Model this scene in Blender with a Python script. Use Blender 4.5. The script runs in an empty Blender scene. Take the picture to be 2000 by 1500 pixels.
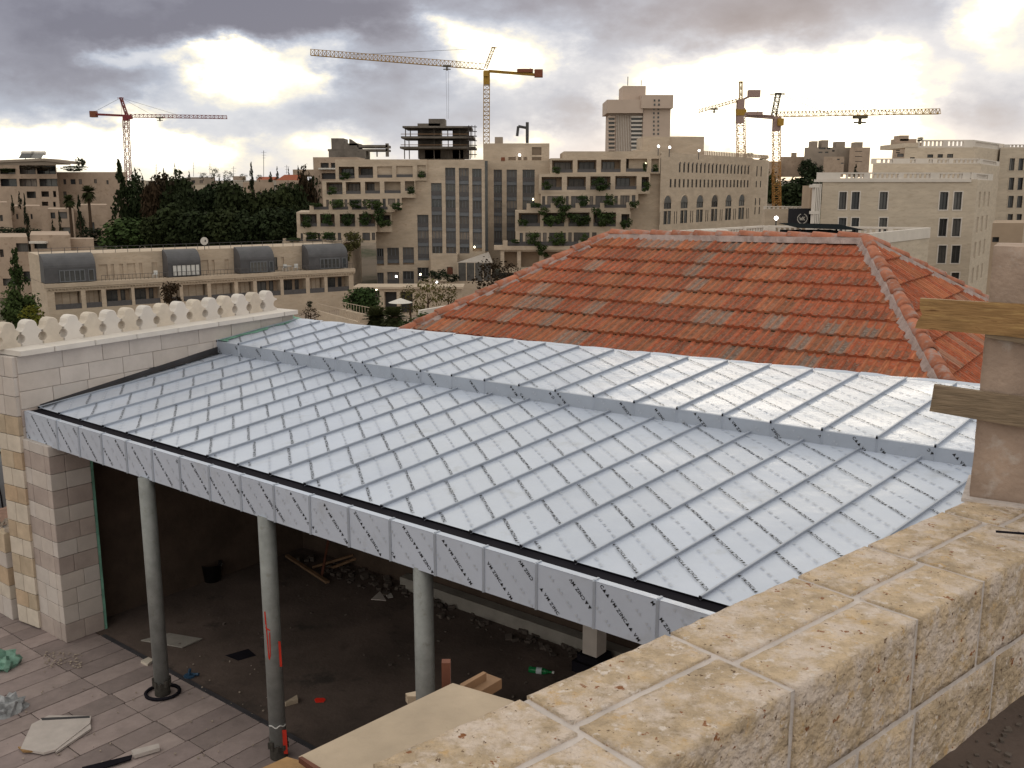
import bpy, bmesh, math, random
from mathutils import Vector, Matrix
import numpy as np
R = random.Random(7)
scene = bpy.context.scene
C = scene.collection
V = Vector
# ------------------------------------------------------------------ camera
FPX, YH = 1900.0, 365.0
PITCH = math.atan((750 - YH) / FPX)
cd = bpy.data.cameras.new('camera'); cam = bpy.data.objects.new('camera', cd); C.objects.link(cam)
cd.sensor_width = 36; cd.lens = 36 * FPX / 2000; cd.clip_start = 0.05; cd.clip_end = 6000
cam.location = (0, 0, 0); cam.rotation_euler = (math.pi / 2 - PITCH, 0, 0)
scene.camera = cam
cp, sp_ = math.cos(PITCH), math.sin(PITCH)
def ray(x, y):
    u = (x - 1000) / FPX; v = (y - 750) / FPX
    return V((u, cp - sp_ * v, -(sp_ + cp * v)))
def at(x, y, z):
    r = ray(x, y); return r * (z / r.z)
def atY(x, y, Y):
    r = ray(x, y); return r * (Y / r.y)
# ------------------------------------------------------------------ sky, sun, exposure
SUN_AZ, SUN_EL = math.radians(15), math.radians(8)
world = bpy.data.worlds.new('World'); scene.world = world; world.use_nodes = True
def sky_nodes():
    nt = world.node_tree; N = nt.nodes; L = nt.links; N.clear()
    def m(op, a, b=None, c=None):
        n = N.new('ShaderNodeMath'); n.operation = op
        for i, q in enumerate((a, b, c)):
            if q is None: continue
            if isinstance(q, (int, float)): n.inputs[i].default_value = q
            else: L.new(q, n.inputs[i])
        return n.outputs[0]
    out = N.new('ShaderNodeOutputWorld'); bg = N.new('ShaderNodeBackground')
    L.new(bg.outputs[0], out.inputs[0]); bg.inputs[1].default_value = 0.1
    tc = N.new('ShaderNodeTexCoord'); sx = N.new('ShaderNodeSeparateXYZ'); L.new(tc.outputs['Generated'], sx.inputs[0])
    nv = N.new('ShaderNodeVectorMath'); nv.operation = 'MULTIPLY'; L.new(tc.outputs['Generated'], nv.inputs[0]); nv.inputs[1].default_value = (1, 1, 1.9)
    n1 = N.new('ShaderNodeTexNoise'); n1.inputs['Scale'].default_value = 6.5; n1.inputs['Detail'].default_value = 7; n1.inputs['Roughness'].default_value = .58
    L.new(nv.outputs[0], n1.inputs['Vector'])
    nd = N.new('ShaderNodeTexNoise'); nd.inputs['Scale'].default_value = 11; nd.inputs['Detail'].default_value = 8; nd.inputs['Roughness'].default_value = .6
    L.new(nv.outputs[0], nd.inputs['Vector']); sd = N.new('ShaderNodeSeparateColor'); L.new(nd.outputs['Color'], sd.inputs[0])
    az = m('ARCTAN2', sx.outputs[0], sx.outputs[1]); el = m('ARCSINE', sx.outputs[2])
    azd = m('ADD', az, m('MULTIPLY', m('SUBTRACT', sd.outputs[0], .5), .16))
    eld = m('ADD', el, m('MULTIPLY', m('SUBTRACT', sd.outputs[1], .5), .075))
    # cloud banks (negative) and gaps (positive), by where they stand in the sky
    blobs = [(1000,150,.80,.22,-.12),(180,55,.24,.050,-.42),(620,60,.16,.045,-.36),(1330,40,.16,.045,-.30),(1000,-90,.6,.06,-.25),(1620,50,.11,.038,-.22),(1900,60,.05,.03,-.05),
             (90,190,.11,.045,-.14),(420,190,.05,.022,-.12),(760,215,.12,.035,-.26),(1110,225,.06,.035,-.26),(600,285,.10,.02,-.10),(1890,210,.06,.03,-.30),(1390,262,.035,.014,-.36),(1640,272,.055,.012,-.34),(1820,120,.06,.03,-.26),(1180,110,.05,.02,-.10),
             (470,150,.055,.028,.85),(390,108,.075,.014,.50),(215,100,.03,.012,.30),(630,130,.03,.03,.42),(130,285,.07,.022,.60),(295,250,.03,.03,.50),(20,295,.05,.015,.40),(400,300,.04,.012,.30),(640,295,.03,.015,.30),(360,285,.03,.010,.25),(700,95,.06,.016,.26),
             (970,115,.055,.026,.62),(1060,60,.06,.03,.24),(900,70,.03,.02,.3),(1230,200,.05,.04,.16),(1420,185,.085,.04,.72),(1650,185,.085,.05,.80),(1540,250,.08,.03,.45),(1950,40,.04,.035,.4),(1000,285,.05,.012,.25)]
    acc = None
    for px, py, w, h, a in blobs:
        r = ray(px, py).normalized(); ba = math.atan2(r.x, r.y); be = math.asin(r.z)
        d = m('ADD', m('POWER', m('DIVIDE', m('SUBTRACT', azd, ba), w), 2), m('POWER', m('DIVIDE', m('SUBTRACT', eld, be), h), 2))
        g = m('MULTIPLY', m('POWER', 2.71828, m('MULTIPLY', d, -1)), a)
        acc = g if acc is None else m('ADD', acc, g)
    v = m('ADD', m('ADD', acc, .645), m('MULTIPLY', m('SUBTRACT', n1.outputs['Fac'], .5), .72))
    cr = N.new('ShaderNodeValToRGB'); e = cr.color_ramp.elements
    cols = [(0.0,(.20,.19,.24)),(.18,(.30,.295,.355)),(.40,(.48,.51,.60)),(.55,(.70,.71,.76)),(.67,(1.02,.95,.80)),(1.0,(2.3,2.15,1.75))]
    e[0].position = 0; e[1].position = 1
    for p, c in cols[1:-1]: e.new(p)
    for el_, (p, c) in zip(sorted(e, key=lambda q: q.position), cols): el_.position = p; el_.color = tuple(x * 0.4 for x in c) + (1,)
    L.new(v, cr.inputs[0])
    sky = N.new('ShaderNodeTexSky'); sky.sky_type = 'NISHITA'; sky.sun_disc = False
    sky.sun_elevation = SUN_EL; sky.sun_rotation = SUN_AZ; sky.altitude = 700
    cs = N.new('ShaderNodeVectorMath'); cs.operation = 'SCALE'; L.new(cr.outputs[0], cs.inputs[0]); cs.inputs['Scale'].default_value = 25.0
    mx = N.new('ShaderNodeMix'); mx.data_type = 'RGBA'; mx.inputs[0].default_value = .92
    L.new(sky.outputs[0], mx.inputs[6]); L.new(cs.outputs[0], mx.inputs[7])
    L.new(mx.outputs[2], bg.inputs[0])
sky_nodes()
world.cycles.sampling_method = 'MANUAL'; world.cycles.sample_map_resolution = 512
sl = bpy.data.lights.new('sun', 'SUN'); sl.energy = 0.6; sl.angle = math.radians(25); sl.color = (1, .88, .7)
sun = bpy.data.objects.new('sun', sl); C.objects.link(sun)
sd_ = V((math.sin(SUN_AZ) * math.cos(SUN_EL), math.cos(SUN_AZ) * math.cos(SUN_EL), math.sin(SUN_EL)))
sun.rotation_euler = sd_.to_track_quat('Z', 'Y').to_euler(); sun.location = (20, 60, 40)
scene.view_settings.view_transform = 'Standard'; scene.view_settings.look = 'None'
scene.view_settings.exposure = 0.07; scene.view_settings.gamma = 1; scene.view_settings.use_curve_mapping = False
scene.cycles.use_adaptive_sampling = True; scene.cycles.max_bounces = 6; scene.cycles.diffuse_bounces = 3
scene.cycles.glossy_bounces = 3; scene.cycles.transmission_bounces = 3; scene.cycles.transparent_max_bounces = 6
scene.cycles.use_denoising = True
# ------------------------------------------------------------------ materials
M = {}
def mat(name, col, rough=.8, var=0.0, tint=None, nscale=3.0, namt=.25, detail=8, bump=0.0, bscale=20, metal=0.0, spec=.3, spots=None, emit=0, stretch=None, coat=0):
    """col base; var = per-object brightness variation; tint = second colour mixed per object; spots=(colour, scale, threshold, softness)"""
    mt = bpy.data.materials.new(name); mt.use_nodes = True; nt = mt.node_tree; N = nt.nodes; L = nt.links
    b = N['Principled BSDF']; b.inputs['Roughness'].default_value = rough; b.inputs['Metallic'].default_value = metal
    b.inputs['Specular IOR Level'].default_value = spec
    if coat: b.inputs['Coat Weight'].default_value = coat; b.inputs['Coat Roughness'].default_value = .15
    geo = N.new('ShaderNodeNewGeometry'); oi = N.new('ShaderNodeObjectInfo')
    vec = geo.outputs['Position']
    if stretch:
        q = N.new('ShaderNodeVectorMath'); q.operation = 'MULTIPLY'; L.new(vec, q.inputs[0]); q.inputs[1].default_value = stretch; vec = q.outputs[0]
    av = N.new('ShaderNodeVectorMath'); av.operation = 'MULTIPLY_ADD'; L.new(oi.outputs['Random'], av.inputs[0]); av.inputs[1].default_value = (37, 51, 23); L.new(vec, av.inputs[2]); vec = av.outputs[0]
    def mixc(f, a, bcol, blend='MIX'):
        n = N.new('ShaderNodeMix'); n.data_type = 'RGBA'; n.blend_type = blend
        for s, q in ((0, f), (6, a), (7, bcol)):
            if isinstance(q, (int, float)): n.inputs[s].default_value = q
            elif isinstance(q, tuple): n.inputs[s].default_value = q + (1,)
            else: L.new(q, n.inputs[s])
        return n.outputs[2]
    def rng(x, a, bb, c, d):
        n = N.new('ShaderNodeMapRange'); L.new(x, n.inputs[0])
        for i, q in enumerate((a, bb, c, d)): n.inputs[i + 1].default_value = q
        return n.outputs[0]
    nz = N.new('ShaderNodeTexNoise'); nz.inputs['Scale'].default_value = nscale; nz.inputs['Detail'].default_value = detail; nz.inputs['Roughness'].default_value = .62; L.new(vec, nz.inputs['Vector'])
    c = col
    if tint: c = mixc(rng(oi.outputs['Random'], 0, 1, 0, 1), col, tint)
    if var:
        rr = N.new('ShaderNodeTexWhiteNoise'); rr.noise_dimensions = '1D'; L.new(oi.outputs['Random'], rr.inputs['W'])
        f = rng(rr.outputs['Value'], 0, 1, 1 - var, 1 + var); cc = N.new('ShaderNodeCombineColor')
        for i in range(3): L.new(f, cc.inputs[i])
        c = mixc(1.0, c, cc.outputs[0], 'MULTIPLY')
    f = rng(nz.outputs['Fac'], .3, .7, 1 - namt, 1 + namt); cc = N.new('ShaderNodeCombineColor')
    for i in range(3): L.new(f, cc.inputs[i])
    c = mixc(1.0, c, cc.outputs[0], 'MULTIPLY')
    for sp in (spots or []):
        sc, s, th, so = sp[:4]
        sn = N.new('ShaderNodeTexNoise'); sn.inputs['Scale'].default_value = s; sn.inputs['Detail'].default_value = 6; sn.inputs['Roughness'].default_value = .65; L.new(vec, sn.inputs['Vector'])
        c = mixc(rng(sn.outputs['Fac'], th, th + so, 0, 1), c, sc)
    L.new(c, b.inputs['Base Color'])
    if bump:
        bn = N.new('ShaderNodeTexNoise'); bn.inputs['Scale'].default_value = bscale; bn.inputs['Detail'].default_value = 6; L.new(vec, bn.inputs['Vector'])
        bp = N.new('ShaderNodeBump'); bp.inputs['Strength'].default_value = bump; bp.inputs['Distance'].default_value = .02; L.new(bn.outputs['Fac'], bp.inputs['Height']); L.new(bp.outputs[0], b.inputs['Normal'])
    if emit:
        b.inputs['Emission Color'].default_value = col + (1,); b.inputs['Emission Strength'].default_value = emit
    M[name] = mt; return mt
mat('film', (.49,.545,.665), .25, var=.05, nscale=1.2, namt=.06, bump=.5, bscale=2.6, spec=.55, spots=[((.435,.475,.56), 3.5, .58, .14), ((.38,.38,.40), 9, .70, .05)])
mat('film_edge', (.36,.40,.48), .4, var=.05, namt=.08, spec=.5)
mat('ink', (.012,.012,.016), .6, namt=0)
mat('ink_pale', (.43,.465,.54), .5, namt=0)
mat('black_metal', (.014,.013,.018), .9, namt=.2, spec=.05)
mat('grey_flash', (.05,.048,.055), .55, namt=.2, nscale=4)
mat('green_strip', (.16,.34,.27), .6, namt=.35, nscale=6, bump=.5, bscale=30)
mat('white_stone', (.53,.485,.465), .85, var=.05, tint=(.51,.455,.425), nscale=4, namt=.10, bump=.12, bscale=60)
mat('white_stone_smooth', (.64,.60,.57), .8, var=.04, nscale=3, namt=.08)
mat('beige_stone', (.58,.515,.445), .85, var=.06, nscale=5, namt=.14, bump=.12, bscale=50)
mat('orange_stone', (.47,.35,.245), .85, var=.10, tint=(.50,.41,.31), nscale=5, namt=.2, bump=.2, bscale=50)
mat('pink_stone', (.42,.355,.33), .85, var=.06, tint=(.385,.32,.30), nscale=5, namt=.12, bump=.15, bscale=50)
mat('mortar', (.46,.42,.40), .95, nscale=14, namt=.15, bump=.3, bscale=60)
mat('rough_stone', (.50,.385,.27), .9, var=.12, nscale=16, namt=.32, bump=1.0, bscale=55,
    spots=[((.63,.53,.465), 10, .46, .14), ((.53,.365,.20), 22, .59, .10), ((.66,.575,.52), 34, .58, .07), ((.25,.105,.045), 26, .635, .025), ((.12,.07,.04), 60, .64, .03)])
mat('parapet_mortar', (.54,.485,.465), .95, nscale=12, namt=.16, bump=.4, bscale=50)
mat('pillar_stone', (.36,.27,.22), .9, nscale=7, namt=.22, bump=.35, bscale=45, spots=[((.26,.16,.10), 5, .60, .15), ((.46,.40,.37), 9, .58, .15)])
mat('wood_yellow', (.30,.175,.075), .7, nscale=3, namt=.35, stretch=(3,3,26), bump=.25, bscale=6, spots=[((.48,.31,.13), 2.2, .52, .2), ((.15,.075,.03), 3, .60, .10)])
mat('wood_grey', (.22,.165,.115), .85, nscale=3, namt=.35, stretch=(3,3,30), bump=.3, bscale=6)
mat('plywood', (.42,.34,.26), .85, nscale=5, namt=.14, bump=.15, bscale=40, spots=[((.30,.22,.15), 9, .64, .1)])
mat('wood_red', (.13,.05,.032), .8, nscale=8, namt=.3)
mat('wood_old', (.20,.12,.07), .85, nscale=6, namt=.35, var=.2)
mat('galv', (.24,.25,.25), .55, nscale=9, namt=.18, metal=.35, spots=[((.20,.20,.19), 14, .58, .1)])
mat('pipe_base', (.05,.045,.04), .8, nscale=20, namt=.4)
mat('spray', (.50,.03,.015), .6, namt=.2)
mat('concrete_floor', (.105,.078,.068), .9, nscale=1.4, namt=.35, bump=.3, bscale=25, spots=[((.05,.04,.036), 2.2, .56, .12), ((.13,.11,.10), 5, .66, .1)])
mat('concrete', (.27,.25,.23), .9, nscale=3, namt=.2, bump=.3, bscale=20)
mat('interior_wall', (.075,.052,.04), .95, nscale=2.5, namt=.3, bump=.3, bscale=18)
mat('paving', (.32,.26,.25), .85, var=.22, tint=(.25,.20,.197), nscale=7, namt=.14, bump=.12, bscale=50, spots=[((.24,.19,.17), 6, .66, .1)])
mat('joint', (.20,.12,.09), .95, nscale=12, namt=.3)
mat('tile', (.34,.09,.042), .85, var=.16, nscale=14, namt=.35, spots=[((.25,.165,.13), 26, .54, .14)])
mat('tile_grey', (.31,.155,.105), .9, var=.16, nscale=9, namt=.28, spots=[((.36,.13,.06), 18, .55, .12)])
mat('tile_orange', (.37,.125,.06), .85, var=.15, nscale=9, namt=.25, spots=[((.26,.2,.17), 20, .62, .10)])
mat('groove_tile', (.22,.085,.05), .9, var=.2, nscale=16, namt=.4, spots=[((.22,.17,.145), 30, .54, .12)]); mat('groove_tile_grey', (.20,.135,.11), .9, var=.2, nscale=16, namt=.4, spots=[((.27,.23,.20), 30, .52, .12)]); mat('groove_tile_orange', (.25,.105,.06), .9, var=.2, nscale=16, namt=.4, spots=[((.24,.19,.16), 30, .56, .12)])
mat('cap_tile', (.40,.155,.095), .85, var=.18, nscale=8, namt=.25, spots=[((.36,.27,.25), 7, .50, .16)])
mat('cap_mortar', (.37,.29,.275), .95, nscale=9, namt=.22, bump=.5, bscale=30)
mat('moss_lip_shade', (.05,.042,.022), .95, nscale=14, namt=.4)
mat('hotel', (.48,.395,.315), .9, nscale=.35, namt=.16, stretch=(1,1,3), spots=[((.44,.35,.27), 1.6, .52, .12)])
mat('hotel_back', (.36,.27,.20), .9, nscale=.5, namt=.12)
mat('pale_block', (.52,.445,.365), .9, nscale=.5, namt=.12, stretch=(1,1,4), spots=[((.45,.375,.30), 1.2, .52, .14)])
mat('white_trim', (.62,.57,.53), .85, nscale=1, namt=.08)
mat('flats', (.41,.315,.25), .9, nscale=.4, namt=.14, spots=[((.30,.22,.165), 1.0, .55, .15)])
mat('flats_grey', (.30,.25,.21), .9, nscale=.3, namt=.14)
mat('tower', (.50,.40,.34), .9, nscale=.1, namt=.08)
mat('raw_concrete', (.16,.14,.125), .95, nscale=.4, namt=.3)
mat('glass', (.035,.042,.05), .15, var=.5, tint=(.11,.105,.10), nscale=.9, namt=.3, spec=.5)
mat('curtain_glass', (.18,.15,.13), .3, var=.45, tint=(.07,.07,.075), nscale=3, namt=.35, stretch=(4,4,.2), spec=.4)
mat('frame_dark', (.06,.06,.065), .6, namt=.1)
mat('frame_blue', (.14,.15,.17), .6, namt=.1)
mat('frame_white', (.60,.57,.54), .7, namt=.1)
mat('lead_roof', (.078,.078,.088), .55, nscale=.8, namt=.2, spec=.4)
mat('railing', (.09,.085,.09), .6, namt=.15)
mat('lit_warm', (1.0,.55,.22), .5, emit=1.6, namt=0)
mat('lamp_white', (1.0,.97,.95), .5, emit=9, namt=0)
mat('lamp_warm', (1.0,.85,.55), .5, emit=7, namt=0)
mat('crane_red', (.20,.035,.04), .6, namt=.2); mat('crane_white', (.50,.46,.46), .6, namt=.1)
mat('crane_yellow', (.36,.21,.035), .6, namt=.2); mat('crane_dark', (.10,.085,.06), .7, namt=.2); mat('crane_orange', (.36,.18,.05), .6, namt=.2)
mat('counter_red', (.20,.07,.04), .8, namt=.2); mat('counter_pink', (.34,.24,.22), .85, namt=.15)
mat('scaffold', (.06,.05,.05), .8, namt=.2)
def leaf_mat(name, col, col2):
    mat(name, col, .9, var=.25, tint=col2, nscale=1.2, namt=.45, spec=.1)
leaf_mat('pine', (.020,.030,.014), (.028,.036,.014)); leaf_mat('cypress', (.015,.022,.013), (.020,.028,.014)); leaf_mat('bush', (.030,.052,.018), (.042,.062,.020))
leaf_mat('palm', (.045,.055,.022), (.055,.06,.025)); leaf_mat('autumn', (.10,.085,.03), (.075,.075,.03)); leaf_mat('brownleaf', (.040,.025,.015), (.034,.026,.016)); leaf_mat('yellowgreen', (.14,.13,.015), (.10,.11,.02))
mat('bark', (.07,.045,.03), .95, nscale=6, namt=.3)
mat('ground', (.17,.135,.105), .95, nscale=.06, namt=.35, spots=[((.05,.055,.025), .05, .5, .1)])
mat('plaza', (.30,.24,.20), .9, nscale=.3, namt=.18)
mat('plastic_green', (.16,.30,.24), .35, nscale=12, namt=.3); mat('bottle_green', (.01,.16,.05), .15, namt=.1); mat('bottle_label', (.5,.55,.6), .5, namt=.1)
mat('plastic_grey', (.30,.31,.33), .3, nscale=14, namt=.4); mat('blue_plastic', (.03,.07,.13), .4, namt=.1); mat('bucket', (.012,.011,.012), .5, namt=.1)
mat('white_paper', (.55,.52,.50), .8, namt=.1); mat('red_paint', (.75,.03,.015), .6, namt=.1); mat('slab_piece', (.50,.45,.43), .85, nscale=8, namt=.1)
mat('sign_black', (.012,.012,.018), .5, namt=.05); mat('canvas', (.40,.36,.33), .8, namt=.1); mat('tarp', (.015,.018,.02), 1.0, namt=.2, spec=.0)
mat('dome', (.20,.21,.235), .5, nscale=2, namt=.15); mat('rubble', (.30,.25,.21), .95, var=.25, nscale=10, namt=.2)
mat('dark_rubble', (.11,.09,.08), .95, var=.2, nscale=10, namt=.3); mat('white_plastic', (.6,.6,.6), .5, namt=.05)
# ------------------------------------------------------------------ mesh helpers
class MB:
    def __init__(s): s.v = []; s.f = []; s.m = []
    def quad(s, a, b, c, d, m=0):
        n = len(s.v); s.v += [tuple(a), tuple(b), tuple(c), tuple(d)]; s.f.append((n, n+1, n+2, n+3)); s.m.append(m)
    def poly(s, pts, m=0):
        n = len(s.v); s.v += [tuple(p) for p in pts]; s.f.append(tuple(range(n, n + len(pts)))); s.m.append(m)
    def obox(s, o, a, b, c, m=0):
        o, a, b, c = V(o), V(a), V(b), V(c); n = len(s.v)
        if a.cross(b).dot(c) < 0: a, b = b, a
        for k in (0, 1):
            for p in (o, o + a, o + a + b, o + b): s.v.append(tuple(p + c * k))
        for f in ((3,2,1,0),(4,5,6,7),(0,1,5,4),(1,2,6,5),(2,3,7,6),(3,0,4,7)): s.f.append(tuple(n + i for i in f)); s.m.append(m)
    def box(s, c, sz, rz=0, m=0):
        a = V((math.cos(rz), math.sin(rz), 0)) * sz[0]; b = V((-math.sin(rz), math.cos(rz), 0)) * sz[1]; d = V((0, 0, sz[2]))
        s.obox(V(c) - a/2 - b/2 - d/2, a, b, d, m)
    def bar(s, p, q, w, h=None, m=0, up=(0, 0, 1)):
        p, q = V(p), V(q); h = h or w; d = q - p
        if d.length < 1e-6: return
        x = d.cross(V(up))
        if x.length < 1e-4 * d.length: x = d.cross(V((0, 1, 0)))
        x.normalize(); y = x.cross(d).normalized()
        s.obox(p - x*w/2 - y*h/2, x*w, y*h, d, m)
    def tube(s, p, q, r, n=10, r2=None, cap=True, m=0):
        p, q = V(p), V(q); d = (q - p).normalized(); r2 = r if r2 is None else r2
        x = d.orthogonal().normalized(); y = d.cross(x); b = len(s.v)
        for k, (c, rr) in enumerate(((p, r), (q, r2))):
            for i in range(n):
                a = 2*math.pi*i/n; s.v.append(tuple(c + (x*math.cos(a) + y*math.sin(a))*rr))
        for i in range(n): s.f.append((b+i, b+(i+1) % n, b+n+(i+1) % n, b+n+i)); s.m.append(m)
        if cap: s.f.append(tuple(b+i for i in reversed(range(n)))); s.m.append(m); s.f.append(tuple(b+n+i for i in range(n))); s.m.append(m)
    def lathe(s, prof, c, n=16, m=0):
        b = len(s.v); c = V(c)
        for r, z in prof:
            for i in range(n):
                a = 2*math.pi*i/n; s.v.append((c.x + r*math.cos(a), c.y + r*math.sin(a), c.z + z))
        for k in range(len(prof)-1):
            for i in range(n): s.f.append((b+k*n+i, b+k*n+(i+1) % n, b+(k+1)*n+(i+1) % n, b+(k+1)*n+i)); s.m.append(m)
    def mesh(s, name, mats, smooth=False):
        me = bpy.data.meshes.new(name); me.from_pydata(s.v, [], s.f)
        for mm in (mats if isinstance(mats, (list, tuple)) else [mats]): me.materials.append(M[mm])
        if any(s.m): me.polygons.foreach_set('material_index', s.m)
        if smooth: me.polygons.foreach_set('use_smooth', [True]*len(s.f))
        me.update(); return me
    def obj(s, name, mats, parent=None, smooth=False):
        return link(name, s.mesh(name, mats, smooth), parent)
def link(name, me, parent=None, loc=None, rz=0, scale=None, rot=None):
    o = bpy.data.objects.new(name, me); C.objects.link(o)
    if loc is not None: o.location = loc
    if rot is not None: o.rotation_euler = rot
    elif rz: o.rotation_euler = (0, 0, rz)
    if scale is not None: o.scale = scale
    if parent is not None: setpar(o, parent)
    return o
def wloc(p):
    l = V(p.location)
    while p.parent: p = p.parent; l = l + V(p.location) if False else l
    return l
def setpar(o, p):
    o.parent = p
    o.matrix_parent_inverse = Matrix.Translation(-V(p['base'])) if 'base' in p else Matrix.Identity(4)
def thing(name, label, cat, loc=(0, 0, 0), group=None):
    o = bpy.data.objects.new(name, None); C.objects.link(o); o.location = loc; o.empty_display_size = .2
    o['base'] = tuple(float(x) for x in loc); o['label'] = label; o['category'] = cat
    if group: o['group'] = group
    return o
def tag(o, label, cat, group=None):
    o['label'] = label; o['category'] = cat
    if group: o['group'] = group
    return o
def struct(o): o['kind'] = 'structure'; return o
def solo(mb, name, mats, label, cat, group=None, smooth=False):
    """a thing that is one mesh, origin at its base"""
    a = np.array(mb.v); b = V(((a[:,0].min()+a[:,0].max())/2, (a[:,1].min()+a[:,1].max())/2, a[:,2].min()))
    mb.v = [tuple(V(p) - b) for p in mb.v]
    o = mb.obj(name, mats, None, smooth); o.location = b
    return tag(o, label, cat, group)
def block_mesh():
    bm = bmesh.new(); bmesh.ops.create_cube(bm, size=1)
    bmesh.ops.bevel(bm, geom=bm.edges[:], offset=.025, segments=1, affect='EDGES')
    me = bpy.data.meshes.new('block'); bm.to_mesh(me); bm.free(); return me
BLK = {}
def blk(m):
    if m not in BLK: me = block_mesh(); me.materials.append(M[m]); BLK[m] = me
    return BLK[m]
def piece(name, m, c, size, rz, parent, jit=0.0):
    o = link(name, blk(m), parent, V(c), rz, size)
    if jit: o.rotation_euler = (R.uniform(-jit, jit), R.uniform(-jit, jit), rz + R.uniform(-jit, jit))
    return o
# leaf clusters -------------------------------------------------------
def leaves(n, clumps, size, seed, shape='ball', mats='bush', csize=.38):
    r = random.Random(seed); mb = MB(); cs = []
    for k in range(clumps):
        while True:
            p = V((r.uniform(-1, 1), r.uniform(-1, 1), r.uniform(-1, 1)))
            if p.length <= 1: break
        if shape == 'ball': p = p.normalized() * (p.length ** .45) * .72
        elif shape == 'cone': t = r.random() ** 1.3; w = (1 - t) ** .8 * .8; a = r.uniform(0, 6.28); p = V((math.cos(a)*w*r.random(), math.sin(a)*w*r.random(), t*2 - 1))
        elif shape == 'umb': p = V((p.x*.8, p.y*.8, abs(p.z)*.75 - .1))
        cs.append((p, csize * r.uniform(.65, 1.25) * ((1.15 - (p.z + 1)/2) if shape == 'cone' else 1)))
    for k in range(n):
        c, w = cs[k % clumps]; d = V((r.gauss(0, 1), r.gauss(0, 1), r.gauss(0, 1))).normalized() * (w * r.random() ** .4)
        p = c + d; nn = (d.normalized() * .7 + V((r.uniform(-1, 1), r.uniform(-1, 1), r.uniform(-.2, 1)))).normalized()
        x = nn.orthogonal().normalized(); x = Matrix.Rotation(r.uniform(0, 6.28), 3, nn) @ x; y = nn.cross(x); s_ = size * r.uniform(.55, 1.3)
        mb.poly([p + x*s_, p + y*s_*.6, p - x*s_*.8, p - y*s_*.6])
    return mb.mesh('foliage', mats)
LV = {}
def leafmesh(kind, m, k):
    key = (kind, m, k)
    if key not in LV:
        if kind == 'ball': LV[key] = leaves(2300, 30, .11, 11 + k, 'ball', m, .42)
        elif kind == 'bush': LV[key] = leaves(620, 12, .13, 31 + k, 'ball', m, .45)
        elif kind == 'cone': LV[key] = leaves(900, 40, .10, 51 + k, 'cone', m, .30)
        elif kind == 'thin': LV[key] = leaves(420, 22, .075, 71 + k, 'ball', m, .30)
    return LV[key]
def tree(px, ytop, ybot, Y, wpx, kind, m, label, group=None, name='tree', zbase=None, trunk=True, k=None):
    """crown from ytop to ybot (photo pixels) at distance Y; the trunk goes on down to the ground"""
    a, b = atY(px, ytop, Y), atY(px, ybot, Y); h = a.z - b.z; w = wpx/FPX*Y
    zb = b.z - h*.25 if zbase is None else zbase
    t = thing(name, label, 'tree', (a.x, Y, zb), group)
    if trunk:
        mb = MB(); mb.tube((a.x, Y, zb), (a.x, Y, b.z + h*.55), .035*h + .06, 7, .03); top = V((a.x, Y, b.z + h*.3))
        for q in range(4):
            an = q*1.7; mb.tube(top, top + V((math.cos(an)*w*.25, math.sin(an)*w*.25, h*.22)), .03*h*.5, 5, .02)
        mb.obj('trunk', 'bark', t)
    kk = R.randrange(3) if k is None else k
    link('crown', leafmesh(kind, m, kk), t, (a.x, Y, (a.z + b.z)/2), R.uniform(0, 6), (w/2*1.1, w/2*1.1, h/2*1.08))
    return t
def bush(px, py, wpx, hpx, Y, label, m='bush', group=None, kind='bush', name='bush'):
    p = atY(px, py, Y); o = link(name, leafmesh(kind, m, R.randrange(3)), None, p, R.uniform(0, 6), (wpx/FPX*Y/2, wpx/FPX*Y/2, hpx/FPX*Y/2))
    return tag(o, label, 'bush', group)
# ================================================================== NEAR SCENE
ZT = -5.04                                   # terrace level
WD = math.radians(38.65)                     # building axis: along the seams
ax = V((math.sin(WD), math.cos(WD), 0)); bx_ = V((math.cos(WD), -math.sin(WD), 0))   # ax: away from us, bx_: to the right along the eave
RZA = math.pi/2 - WD                         # z-rotation that turns +X into ax
RZB = -WD                                    # turns +X into bx_
# ---- roof geometry
E0 = at(60, 797, -2.44) + ax*.07; E1 = at(1410, 1190, -2.44) + ax*.07; ed = (E1 - E0).normalized()
A0 = at(425, 667, -2.036); B0 = at(1828, 873, -2.036); AB = B0 - A0
def eave(i): return E0 + ed * (.08 + .4596 * i)
def topl(i):
    t = (.375 + .605 * i) / 11.396; p = A0 + AB * t; return V((p.x, p.y, -2.197 + .047 * min(i, 18) / 18))
def step(j): return A0 + AB * (j / 20)
RG0 = at(673, 634, -1.904); RG1 = at(1868, 750, -1.904)
def ridge(j): return RG0 + (RG1 - RG0) * ((j - 2) / 17)
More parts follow.
